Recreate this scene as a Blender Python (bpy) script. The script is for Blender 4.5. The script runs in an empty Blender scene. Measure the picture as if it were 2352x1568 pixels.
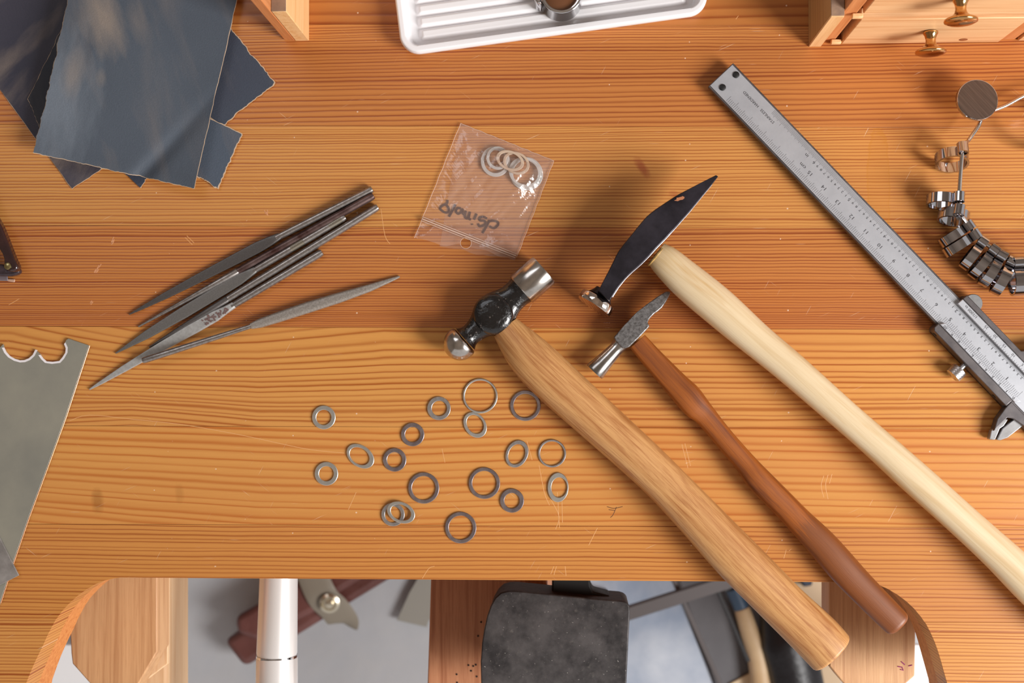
import bpy, bmesh, math, random
from mathutils import Vector, Matrix, Quaternion, noise as mnoise
random.seed(7)
SC = bpy.context.scene
COL = SC.collection
# ------------------------------------------------------------------ camera
T = 0.80            # bench top height (m)
H = 0.62            # camera height above the bench top
F = 2802.0          # focal length in pixels of the 2352 px wide frame
NX, NY = 1300.0, 850.0   # where straight-down lands in the frame
CAM = Vector((0, 0, T + H))
_nc = Vector(((NX - 1176) / F, -(NY - 784) / F, -1)).normalized()
ROT = _nc.rotation_difference(Vector((0, 0, -1)))
cd = bpy.data.cameras.new('camera'); cam = bpy.data.objects.new('camera', cd); COL.objects.link(cam)
cam.location = CAM; cam.rotation_mode = 'QUATERNION'; cam.rotation_quaternion = ROT
cd.sensor_width = 36; cd.lens = F * 36 / 2352; cd.clip_start = 0.01; cd.clip_end = 50
cd.dof.use_dof = True; cd.dof.focus_distance = H - 0.006; cd.dof.aperture_fstop = 13.0
SC.camera = cam
# ------------------------------------------------------------------ light
SC.view_settings.view_transform = 'Standard'; SC.view_settings.look = 'None'
SC.view_settings.gamma = 1.0; SC.view_settings.use_curve_mapping = False
SC.view_settings.exposure = -0.10
w = bpy.data.worlds.new('world'); SC.world = w; w.use_nodes = True
bg = w.node_tree.nodes['Background']; bg.inputs[0].default_value = (1.0, 0.97, 0.95, 1); bg.inputs[1].default_value = 0.66
def area(name, loc, target, sx, sy, power, col):
    l = bpy.data.lights.new(name, 'AREA'); l.shape = 'RECTANGLE'; l.size = sx; l.size_y = sy; l.energy = power; l.color = col
    o = bpy.data.objects.new(name, l); COL.objects.link(o); o.location = loc
    o.rotation_euler = (Vector(target) - Vector(loc)).to_track_quat('-Z', 'Y').to_euler(); return o
area('window_light', (1.08, -0.50, T + 0.80), (0.05, 0.0, T), 0.50, 0.68, 32, (1.0, 0.985, 0.97))
area('back_fill_light', (-0.75, 1.1, T + 1.5), (0, 0, T), 1.0, 0.8, 7.5, (0.92, 0.94, 1.0))  # added lamp for fill and bench sheen, no window modelled there
try:
    SC.cycles.use_denoising = True
    SC.cycles.max_bounces = 8; SC.cycles.transparent_max_bounces = 16; SC.cycles.caustics_reflective = False; SC.cycles.caustics_refractive = False
except Exception: pass
# ------------------------------------------------------------------ helpers
def W(px, py, z=T):
    d = ROT @ Vector(((px - 1176) / F, -(py - 784) / F, -1))
    t = (z - CAM.z) / d.z
    return CAM + d * t
def mpp(z): return (CAM.z - z) / F            # metres per pixel at height z
def lin(r, g, b):
    f = lambda c: (c / 255 / 12.92) if c <= 10 else ((c / 255 + 0.055) / 1.055) ** 2.4
    return (f(r), f(g), f(b), 1)
def tag(o, label=None, cat=None, group=None, kind=None):
    if label: o['label'] = label
    if cat: o['category'] = cat
    if group: o['group'] = group
    if kind: o['kind'] = kind
    return o
def thing(name, label, cat, loc, group=None):
    o = bpy.data.objects.new(name, None); COL.objects.link(o); o.location = loc; o.empty_display_size = 0.01
    return tag(o, label, cat, group)
def wloc(o):
    v = Vector(o.location); p = o.parent
    while p: v += Vector(p.location); p = p.parent
    return v
def link(name, verts, faces, mat, parent=None, smooth=False, bev=0, seg=2, uvs=None, origin=None, angle=35, sharp=50):
    verts = [Vector(v) for v in verts]
    if origin is None:
        if parent is not None: origin = wloc(parent)
        else:
            xs = [v.x for v in verts]; ys = [v.y for v in verts]
            origin = Vector(((min(xs) + max(xs)) / 2, (min(ys) + max(ys)) / 2, min(v.z for v in verts)))
    origin = Vector(origin)
    me = bpy.data.meshes.new(name)
    me.from_pydata([v - origin for v in verts], [], faces); me.update()
    if uvs:
        ul = me.uv_layers.new(name='UVMap')
        for lp in me.loops: ul.data[lp.index].uv = uvs[lp.vertex_index]
    bm = bmesh.new(); bm.from_mesh(me); bmesh.ops.recalc_face_normals(bm, faces=bm.faces); bm.to_mesh(me); bm.free()
    if smooth: me.shade_smooth()
    me.materials.append(mat)
    o = bpy.data.objects.new(name, me); COL.objects.link(o)
    if parent is not None:
        o.parent = parent; o.location = origin - wloc(parent)
    else: o.location = origin
    if bev:
        m = o.modifiers.new('bevel', 'BEVEL'); m.width = bev; m.segments = seg; m.limit_method = 'ANGLE'; m.angle_limit = math.radians(angle)
        me.shade_smooth()
        m.harden_normals = False
        try: me.set_sharp_from_angle(angle=math.radians(50))
        except Exception: pass
    elif smooth:
        try: me.set_sharp_from_angle(angle=math.radians(sharp))
        except Exception: pass
    return o
def prism_data(pts, z0, z1, base=0):
    n = len(pts)
    v = [Vector((p[0], p[1], z0)) for p in pts] + [Vector((p[0], p[1], z1)) for p in pts]
    f = [list(range(base, base + n))[::-1], list(range(base + n, base + 2 * n))]
    for i in range(n):
        j = (i + 1) % n; f.append([base + i, base + j, base + n + j, base + n + i])
    return v, f
def prism(name, pts, z0, z1, mat, parent=None, bev=0.0004, **k):
    v, f = prism_data(pts, z0, z1); return link(name, v, f, mat, parent, bev=bev, **k)
def pprism(name, pix, z0, z1, mat, parent=None, bev=0.0004, zr=None, **k):
    zr = z1 if zr is None else zr
    return prism(name, [W(x, y, zr) for x, y in pix], z0, z1, mat, parent, bev, **k)
def box(name, x0, x1, y0, y1, z0, z1, mat, parent=None, bev=0.0004, **k):
    return prism(name, [(x0, y0), (x1, y0), (x1, y1), (x0, y1)], z0, z1, mat, parent, bev, **k)
def frame_of(axis):
    a = Vector(axis).normalized(); r = Vector((0, 0, 1)) if abs(a.z) < 0.9 else Vector((1, 0, 0))
    e1 = a.cross(r).normalized(); e2 = a.cross(e1).normalized(); return a, e1, e2
def lathe_data(prof, org, axis, n=32, closed=False, base=0):
    a, e1, e2 = frame_of(axis); org = Vector(org); v = []; f = []
    for (r, h) in prof:
        for k in range(n):
            t = 2 * math.pi * k / n; v.append(org + a * h + (e1 * math.cos(t) + e2 * math.sin(t)) * r)
    m = len(prof)
    for i in range(m if closed else m - 1):
        i2 = (i + 1) % m
        for k in range(n):
            k2 = (k + 1) % n; f.append([base + i * n + k, base + i * n + k2, base + i2 * n + k2, base + i2 * n + k])
    if not closed:
        f.append([base + k for k in range(n)]); f.append([base + (m - 1) * n + k for k in range(n)][::-1])
    return v, f
def lathe(name, prof, org, axis, mat, parent=None, n=32, closed=False, smooth=True, **k):
    v, f = lathe_data(prof, org, axis, n, closed); return link(name, v, f, mat, parent, smooth=smooth, **k)
def catmull(P, sub=6, closed=False):
    out = []; n = len(P); P = [Vector(p) for p in P]
    rng = n if closed else n - 1
    for i in range(rng):
        if closed: a, b, c, d = P[(i - 1) % n], P[i], P[(i + 1) % n], P[(i + 2) % n]
        else: a, b, c, d = P[max(i - 1, 0)], P[i], P[i + 1], P[min(i + 2, n - 1)]
        for s in range(sub):
            t = s / sub
            out.append(0.5 * ((2 * b) + (c - a) * t + (2 * a - 5 * b + 4 * c - d) * t * t + (3 * b - a - 3 * c + d) * t ** 3))
    if not closed: out.append(P[-1])
    return out
def tube_data(P, r, n=10, closed=False, base=0, flat=1.0):
    v = []; f = []; m = len(P)
    for i, p in enumerate(P):
        q0 = P[(i - 1) % m] if (closed or i > 0) else P[0]; q1 = P[(i + 1) % m] if (closed or i < m - 1) else P[-1]
        a = (q1 - q0).normalized(); e1 = a.cross(Vector((0, 0, 1)))
        e1 = e1.normalized() if e1.length > 1e-6 else Vector((1, 0, 0)); e2 = e1.cross(a).normalized()
        rr = r[i] if isinstance(r, (list, tuple)) else r
        for k in range(n):
            t = 2 * math.pi * k / n; v.append(p + e1 * math.cos(t) * rr + e2 * math.sin(t) * rr * flat)
    for i in range(m if closed else m - 1):
        i2 = (i + 1) % m
        for k in range(n):
            k2 = (k + 1) % n; f.append([base + i * n + k, base + i * n + k2, base + i2 * n + k2, base + i2 * n + k])
    if not closed:
        f.append([base + k for k in range(n)]); f.append([base + (m - 1) * n + k for k in range(n)][::-1])
    return v, f
def tube(name, P, r, mat, parent=None, n=10, closed=False, **k):
    v, f = tube_data([Vector(p) for p in P], r, n, closed); return link(name, v, f, mat, parent, smooth=True, **k)
def loft(name, st, mat, parent=None, n=28, sub=1, **k):
    """st: (px, py, z centre, half width px, half height m, squareness)"""
    rows = []
    for (px, py, zc, hw, hz, sq) in st:
        rows.append((W(px, py, zc), hw * mpp(zc), hz, sq))
    if sub > 1:
        R2 = []
        C = catmull([r[0] for r in rows], sub); A = catmull([Vector((r[1], r[2], r[3])) for r in rows], sub)
        rows = [(c, max(a.x, 1e-5), max(a.y, 1e-5), max(a.z, 1)) for c, a in zip(C, A)]
    v = []; f = []; uv = []; m = len(rows); s = 0
    for i, (c, hw, hz, sq) in enumerate(rows):
        a = (rows[min(i + 1, m - 1)][0] - rows[max(i - 1, 0)][0]).normalized()
        e1 = a.cross(Vector((0, 0, 1))).normalized(); e2 = e1.cross(a).normalized()
        if i: s += (c - rows[i - 1][0]).length
        for q in range(n):
            t = 2 * math.pi * (q + 0.5) / n; ct, sn = math.cos(t), math.sin(t)
            x = math.copysign(abs(ct) ** (2 / sq), ct); y = math.copysign(abs(sn) ** (2 / sq), sn)
            v.append(c + e1 * x * hw + e2 * y * hz); uv.append((s, 0.5 + 0.5 * x * hw / 0.02))
    for i in range(m - 1):
        for q in range(n):
            q2 = (q + 1) % n; f.append([i * n + q, i * n + q2, (i + 1) * n + q2, (i + 1) * n + q])
    f.append(list(range(n))); f.append([(m - 1) * n + q for q in range(n)][::-1])
    return link(name, v, f, mat, parent, smooth=True, uvs=uv, **k)
def resample(P, n):
    P = [Vector((p[0], p[1], 0)) for p in P]; L = [0]
    for a, b in zip(P, P[1:]): L.append(L[-1] + (b - a).length)
    out = []
    for i in range(n):
        s = L[-1] * i / (n - 1); j = 0
        while j < len(L) - 2 and L[j + 1] < s: j += 1
        t = (s - L[j]) / max(L[j + 1] - L[j], 1e-9); out.append(P[j].lerp(P[j + 1], t))
    return out
def handle(name, left, right, zc0, zc1, hzr, mat, parent, n=15, cap=(0.7, 0.93), sq=2.3, sq0=None, extra=0, endpx=9):
    N = 64
    sp_ = lambda P: resample(catmull([Vector((p[0], p[1], 0)) for p in P], 6), N)
    Lp, Rp = sp_(left), sp_(right); st = []
    ax = ((Lp[-1] + Rp[-1]) - (Lp[-6] + Rp[-6])).normalized(); A = ((Lp[-1] + Rp[-1]) - (Lp[0] + Rp[0])).normalized(); nr = Vector((-A.y, A.x, 0))
    for i in range(N):
        c = (Lp[i] + Rp[i]) / 2; hw = abs((Rp[i] - Lp[i]).dot(nr)) / 2; t = i / (N - 1)
        zc = zc0 + (zc1 - zc0) * t
        s = sq if sq0 is None else sq0 + (sq - sq0) * min(1, t * 3)
        st.append([c.x, c.y, zc, hw, hw * mpp(zc) * (hzr if not callable(hzr) else hzr(t)), s])
    e = list(st[-1]); d = ax
    for q_ in range(1, 9):
        a = math.pi / 2 * q_ / 8; k = cap[0] + (1 - cap[0]) * math.cos(a); sh_ = endpx * math.sin(a)
        st.append([e[0] + d.x * sh_, e[1] + d.y * sh_, e[2], e[3] * k, e[4] * k, e[5]])
    return loft(name, st, mat, parent, n=32, sub=1)
# ------------------------------------------------------------------ materials
class NT:
    def __init__(s, name):
        s.m = bpy.data.materials.new(name); s.m.use_nodes = True; s.t = s.m.node_tree; s.n = s.t.nodes
        s.b = s.n['Principled BSDF']; s.out = s.n['Material Output']
    def new(s, t, **k):
        nd = s.n.new(t)
        for a, b in k.items(): setattr(nd, a, b)
        return nd
    def L(s, a, b): s.t.links.new(a, b)
    def _in(s, nd, i, v):
        if v is None: return
        if hasattr(v, 'links') or isinstance(v, bpy.types.NodeSocket): s.L(v, nd.inputs[i])
        else: nd.inputs[i].default_value = v
    def math(s, op, a, b=None, c=None, clamp=False):
        nd = s.new('ShaderNodeMath', operation=op, use_clamp=clamp)
        s._in(nd, 0, a); s._in(nd, 1, b); s._in(nd, 2, c); return nd.outputs[0]
    def mix(s, f, a, b, mode='MIX'):
        nd = s.new('ShaderNodeMix', data_type='RGBA', blend_type=mode)
        s._in(nd, 0, f); s._in(nd, 6, a); s._in(nd, 7, b); return nd.outputs[2]
    def coord(s, kind='Object', scale=(1, 1, 1), rot=(0, 0, 0), loc=(0, 0, 0)):
        tc = s.new('ShaderNodeTexCoord'); mp = s.new('ShaderNodeMapping')
        mp.inputs['Scale'].default_value = scale; mp.inputs['Rotation'].default_value = rot; mp.inputs['Location'].default_value = loc
        s.L(tc.outputs[kind], mp.inputs[0]); return mp.outputs[0]
    def coord2(s, kind='Object', scale=(1, 1, 1), rot=0, loc=(0, 0, 0)):
        tc = s.new('ShaderNodeTexCoord'); m1 = s.new('ShaderNodeMapping'); m2 = s.new('ShaderNodeMapping')
        m1.inputs['Rotation'].default_value = (0, 0, rot); m2.inputs['Scale'].default_value = scale; m2.inputs['Location'].default_value = loc
        s.L(tc.outputs[kind], m1.inputs[0]); s.L(m1.outputs[0], m2.inputs[0]); return m2.outputs[0]
    def noise(s, vec, scale=5, detail=3, rough=.5, dist=0):
        nd = s.new('ShaderNodeTexNoise'); s.L(vec, nd.inputs['Vector']); nd.inputs['Scale'].default_value = scale
        nd.inputs['Detail'].default_value = detail; nd.inputs['Roughness'].default_value = rough; nd.inputs['Distortion'].default_value = dist
        return nd.outputs[0]
    def ramp(s, f, stops, interp='LINEAR'):
        nd = s.new('ShaderNodeValToRGB'); nd.color_ramp.interpolation = interp; el = nd.color_ramp.elements
        while len(el) > 1: el.remove(el[0])
        el[0].position = stops[0][0]; c = stops[0][1]; el[0].color = c if isinstance(c, tuple) else (c, c, c, 1)
        for p, c in stops[1:]:
            e = el.new(p); e.color = c if isinstance(c, tuple) else (c, c, c, 1)
        s._in(nd, 0, f); return nd.outputs[0]
    def curve(s, f, pts):
        nd = s.new('ShaderNodeFloatCurve'); c = nd.mapping.curves[0]
        c.points[0].location = pts[0]; c.points[1].location = pts[-1]
        for p in pts[1:-1]: c.points.new(*p)
        for p in c.points: p.handle_type = 'AUTO' if len(pts) < 9 else 'VECTOR'
        nd.mapping.use_clip = False; nd.mapping.update(); nd.inputs[0].default_value = 1.0; s._in(nd, 1, f); return nd.outputs[0]
    def bump(s, h, dist, strength=1.0):
        nd = s.new('ShaderNodeBump'); nd.inputs['Strength'].default_value = strength; nd.inputs['Distance'].default_value = dist
        s._in(nd, 'Height', h); s.L(nd.outputs[0], s.b.inputs['Normal']); return nd.outputs[0]
    def set(s, **k):
        for a, v in k.items():
            a = a.replace('_', ' ')
            s._in(s.b, a, v)
        return s
def plain(name, col, rough=.5, metal=0, bump=None, var=None, varscale=40, spec=.5, coat=0):
    t = NT(name); t.set(Roughness=rough, Metallic=metal); t.b.inputs['Specular IOR Level'].default_value = spec
    t.b.inputs['Coat Weight'].default_value = coat
    c = t.coord()
    if var:
        f = t.ramp(t.noise(c, varscale, 5, .6), [(0.3, 0.0), (0.7, 1.0)])
        t.L(t.mix(f, col, var), t.b.inputs['Base Color'])
    else: t.b.inputs['Base Color'].default_value = col
    if bump: t.bump(t.noise(c, bump[0], 4, .6), bump[1])
    return t.m
def metal(name, col, rough, var=None, vs=60, rvar=0, bump=None, stretch=(1, 1, 1), rot=(0, 0, 0), metallic=1.0):
    t = NT(name); t.set(Metallic=metallic); c = t.coord(scale=stretch, rot=rot)
    nz = t.noise(c, vs, 6, .62)
    t.L(t.mix(t.ramp(nz, [(0.35, 0.0), (0.65, 1.0)]), col, var or col), t.b.inputs['Base Color'])
    t.L(t.math('MULTIPLY_ADD', nz, rvar, rough - rvar * .5), t.b.inputs['Roughness'])
    if bump: t.bump(t.noise(c, bump[0], 4, .6), bump[1])
    return t.m
PLW = 228.0 * mpp(T)       # width of one glued board
def plank_mat(name, zones, light, dark, top, bot, seed, tones, marks=(), line=1.0):
    t = NT(name); tc = t.new('ShaderNodeTexCoord'); sp = t.new('ShaderNodeSeparateXYZ'); t.L(tc.outputs['Object'], sp.inputs[0])
    x, y = sp.outputs[0], sp.outputs[1]
    v = t.math('MULTIPLY_ADD', y, -1 / PLW, 0.5)
    xn = t.math('MULTIPLY_ADD', x, 1 / (2352 * mpp(T)), 0.5)          # 0..1 across the frame
    ca = t.curve(xn, [(-.2, top[0])] + [(i / (len(top) - 1), p) for i, p in enumerate(top)] + [(1.2, top[-1])])
    cb = t.curve(xn, [(-.2, bot[0])] + [(i / (len(bot) - 1), p) for i, p in enumerate(bot)] + [(1.2, bot[-1])])
    d = t.math('ADD', ca, t.math('MULTIPLY', t.math('SUBTRACT', cb, ca), v))
    v2 = t.math('SUBTRACT', v, d)
    w1 = t.math('MULTIPLY_ADD', t.noise(t.coord(scale=(9, 55, 1), loc=(seed, seed * 2, 0)), 1.0, 2, .5), 0.036, -0.018)
    w2 = t.math('MULTIPLY_ADD', t.noise(t.coord(scale=(45, 190, 1), loc=(seed * 3, 1, 0)), 1.0, 2, .5), 0.013, -0.0065)
    v3 = t.math('ADD', v2, t.math('ADD', w1, w2))
    # uneven ring spacing
    fq = 1.0 if name[-1] in 'efa' else 1.3
    tot = 0; pts = [(0, 0)]; z0 = zones[0][0]; z1 = zones[-1][1]
    for a, b, spc in zones: tot += (b - a) / spc * fq; pts.append(((b - z0) / (z1 - z0), tot))
    pts = [(a, b / tot) for a, b in pts]
    vn = t.math('DIVIDE', t.math('SUBTRACT', v3, z0), z1 - z0)
    ph = t.math('MULTIPLY', t.curve(vn, pts), tot)
    wob = t.new('ShaderNodeTexNoise', noise_dimensions='1D'); t.L(ph, wob.inputs['W']); wob.inputs['Scale'].default_value = .8; wob.inputs['Detail'].default_value = 1
    ph = t.math('ADD', ph, t.math('MULTIPLY', wob.outputs[0], .7)); ph = t.math('ADD', ph, seed * 1.37 + 50)
    fr = t.math('FRACT', ph); fl = t.math('FLOOR', ph)
    wn = t.new('ShaderNodeTexWhiteNoise', noise_dimensions='1D'); t.L(fl, wn.inputs['W'])
    ring = t.ramp(fr, [(0, 0.55), (.08, .18), (.18, 0.0), (.45, .05), (.68, .24), (.82, .8), (.92, 1.0), (1.0, .6)])
    amp = t.math('MULTIPLY_ADD', wn.outputs[0], 0.55, 0.62)
    strk = t.math('MULTIPLY_ADD', t.noise(t.coord(scale=(9, 200, 1), loc=(seed, 0, 0)), 1, 3, .6), 0.8, 0.65)
    ring = t.math('MULTIPLY', t.math('MULTIPLY', ring, amp), t.math('MULTIPLY', strk, line * (0.82 if name[-1] in 'abcdgh' else 0.74)), clamp=True)
    tone = t.ramp(v, tones)
    col = t.mix(ring, light, dark)
    fib = t.noise(t.coord(scale=(60, 1800, 1)), 1, 3, .6); col = t.mix(t.math('MULTIPLY_ADD', fib, .5, -.1, clamp=True), col, t.mix(.5, col, dark))
    patch = t.noise(t.coord(scale=(7, 22, 1), loc=(seed * 5, 0, 0)), 1, 3, .5)
    col = t.mix(t.ramp(patch, [(.35, 0.0), (.7, .16)]), col, lin(180, 98, 50))
    col = t.mix(1.0, col, tone, 'MULTIPLY')
    # wear: pale scratches in a few directions and specks
    sc_all = None
    for k, (ang, s_) in enumerate([(0.5, 1), (1.15, 1), (-0.9, 1), (1.57, .8)]):
        c = t.coord2(scale=(1500, 60, 1), rot=ang, loc=(seed + k * 7.1, k * 3.3, 0))
        nz = t.ramp(t.noise(c, 1, 1, .4), [(.73, 0.0), (.80, 1.0)])
        mk = t.ramp(t.noise(t.coord(scale=(28, 28, 1), loc=(k * 9, seed, 0)), 1, 2, .5), [(.56, 0.0), (.64, 1.0)])
        q = t.math('MULTIPLY', nz, mk); sc_all = q if sc_all is None else t.math('MAXIMUM', sc_all, q)
    vo = t.new('ShaderNodeTexVoronoi'); t.L(t.coord(scale=(1, 1, 0)), vo.inputs['Vector']); vo.inputs['Scale'].default_value = 130
    spk = t.math('MULTIPLY', t.math('LESS_THAN', vo.outputs['Distance'], .055), t.math('GREATER_THAN', t.noise(t.coord(), 60, 1), .56))
    col = t.mix(t.math('MULTIPLY', sc_all, .5), col, lin(240, 200, 160))
    col = t.mix(t.math('MULTIPLY', spk, .6), col, lin(240, 215, 190))
    geo = t.new('ShaderNodeNewGeometry'); gs = t.new('ShaderNodeSeparateXYZ'); t.L(geo.outputs['Position'], gs.inputs[0])
    for (px, py, rx, ry, rot, c, st, hollow) in marks:
        p = W(px, py); m = mpp(T); ca_, sa_ = math.cos(math.radians(rot)), math.sin(math.radians(rot))
        dx = t.math('SUBTRACT', gs.outputs[0], p.x); dy = t.math('SUBTRACT', gs.outputs[1], p.y)
        a = t.math('ADD', t.math('MULTIPLY', dx, ca_ / (rx * m)), t.math('MULTIPLY', dy, sa_ / (rx * m)))
        b = t.math('SUBTRACT', t.math('MULTIPLY', dy, ca_ / (ry * m)), t.math('MULTIPLY', dx, sa_ / (ry * m)))
        r = t.math('SQRT', t.math('ADD', t.math('POWER', t.math('ABSOLUTE', a), 2.6), t.math('POWER', t.math('ABSOLUTE', b), 2.6)))
        r = t.math('ADD', r, t.math('MULTIPLY_ADD', t.noise(t.coord(scale=(1, 1, 1)), 260, 3, .6), .7, -.35))
        if hollow: mk = t.ramp(r, [(0, .45), (.78, .45), (.88, 1.0), (.95, .9), (1.0, 0.0)])
        else: mk = t.ramp(r, [(.3, 1.0), (1.0, 0.0)])
        col = t.mix(t.math('MULTIPLY', mk, st), col, c)
    t.L(col, t.b.inputs['Base Color'])
    t.L(t.math('ADD', t.math('MULTIPLY_ADD', patch, .2, .24), t.math('MULTIPLY', sc_all, .3)), t.b.inputs['Roughness'])
    t.b.inputs['Specular IOR Level'].default_value = 0.42
    hgt = t.math('SUBTRACT', t.math('MULTIPLY', ring, -.6), t.math('MULTIPLY', sc_all, .6))
    t.bump(t.math('ADD', hgt, t.math('MULTIPLY', patch, 2.0)), 0.00012)
    return t.m
def wood_uv(name, light, dark, scale=(20, 16), seed=0, rough=.45, flecks=.5, dirt=None, fine=1.0, uvmode=True, axis=0, coat=0):
    """long-grained wood; U runs along the piece (or Object axis)"""
    t = NT(name)
    if uvmode: c1 = t.coord('UV', (scale[0], scale[1], 1), loc=(seed, seed, 0)); c2 = t.coord('UV', (60, 55 * fine, 1), loc=(seed, 0, 0)); c3 = t.coord('UV', (scale[0] * 1.2, 5, 1), loc=(0, seed, 0))
    else:
        s = [[1, 1, 1], [1, 1, 1], [1, 1, 1]]
        for k in range(3):
            along = (k == axis)
            s[0][k] = scale[0] * (1 if along else 1) if along else scale[0] * scale[1]
            s[1][k] = 60 if along else 1500 * fine
            s[2][k] = 12 if along else 120
        c1 = t.coord('Object', tuple(s[0]), loc=(seed, seed, seed)); c2 = t.coord('Object', tuple(s[1]), loc=(seed, 0, 0)); c3 = t.coord('Object', tuple(s[2]), loc=(0, seed, 0))
    n1 = t.noise(c1, 1, 4, .6, .6); n2 = t.noise(c2, 1, 4, .65)
    f = t.ramp(n1, [(.3, 0.0), (.5, .3), (.7, 1.0)])
    col = t.mix(f, light, dark)
    col = t.mix(t.math('MULTIPLY', t.ramp(n2, [(.48, 0.0), (.66, 1.0)]), flecks), col, dark)
    if dirt:
        nd = t.noise(c3, 1, 4, .65); col = t.mix(t.ramp(nd, [(.56, 0.0), (.72, .8)]), col, dirt)
    t.L(col, t.b.inputs['Base Color']); t.set(Roughness=rough); t.b.inputs['Coat Weight'].default_value = coat
    t.b.inputs['Coat Roughness'].default_value = .3
    t.bump(n2, 0.00008); return t.m
def tone_along(m, s0, s1, col, amt):
    nt_ = m.node_tree; b = nt_.nodes['Principled BSDF']; src = b.inputs['Base Color'].links[0].from_socket
    uv = nt_.nodes.new('ShaderNodeTexCoord'); sp = nt_.nodes.new('ShaderNodeSeparateXYZ'); nt_.links.new(uv.outputs['UV'], sp.inputs[0])
    nz = nt_.nodes.new('ShaderNodeTexNoise'); nz.inputs['Scale'].default_value = 60; nt_.links.new(uv.outputs['UV'], nz.inputs['Vector'])
    ad = nt_.nodes.new('ShaderNodeMath'); ad.operation = 'MULTIPLY_ADD'; nt_.links.new(nz.outputs[0], ad.inputs[0]); ad.inputs[1].default_value = .03; nt_.links.new(sp.outputs[0], ad.inputs[2])
    mr = nt_.nodes.new('ShaderNodeMapRange'); mr.inputs[1].default_value = s0; mr.inputs[2].default_value = s1; mr.inputs[3].default_value = 0; mr.inputs[4].default_value = amt; nt_.links.new(ad.outputs[0], mr.inputs[0])
    mx = nt_.nodes.new('ShaderNodeMix'); mx.data_type = 'RGBA'; nt_.links.new(mr.outputs[0], mx.inputs[0]); nt_.links.new(src, mx.inputs[6]); mx.inputs[7].default_value = col; nt_.links.new(mx.outputs[2], b.inputs['Base Color'])
one = (1, 1, 1, 1)
# ================================================================== STRUCTURE: floor
flm = NT('concrete_floor'); c = flm.coord()
n1 = flm.noise(c, 2.2, 6, .6); n2 = flm.noise(c, 30, 4, .6)
cc = flm.mix(flm.ramp(n1, [(.35, 0.0), (.65, 1.0)]), lin(184, 185, 190), lin(160, 164, 172)); cc = flm.mix(flm.math('MULTIPLY', n2, .25), cc, lin(205, 195, 180))
flm.L(cc, flm.b.inputs['Base Color']); flm.set(Roughness=.45); flm.bump(n2, .0008)
tag(box('floor', -1.6, 1.6, -1.6, 1.6, -0.05, 0.0, flm.m, bev=0), kind='structure', label='pale grey smooth concrete floor seen below the bench cut-out')
wallm = plain('warm_grey_plaster', lin(150, 138, 126), .8, 0, None, lin(128, 116, 106), 3)
tag(box('wall_back', -1.6, 1.6, 1.2, 1.3, 0.0, 2.6, wallm, bev=0), kind='structure', label='warm grey plaster wall behind the bench')
tag(box('wall_left', -1.7, -1.6, -1.6, 1.3, 0.0, 2.6, wallm, bev=0), kind='structure', label='warm grey plaster wall to the left of the bench')
tag(box('ceiling', -1.7, 1.7, -1.7, 1.3, 2.6, 2.7, plain('cream_ceiling', lin(190, 176, 160), .8, 0, None, lin(176, 162, 148), 2), bev=0), kind='structure', label='cream ceiling over the workshop')
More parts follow.
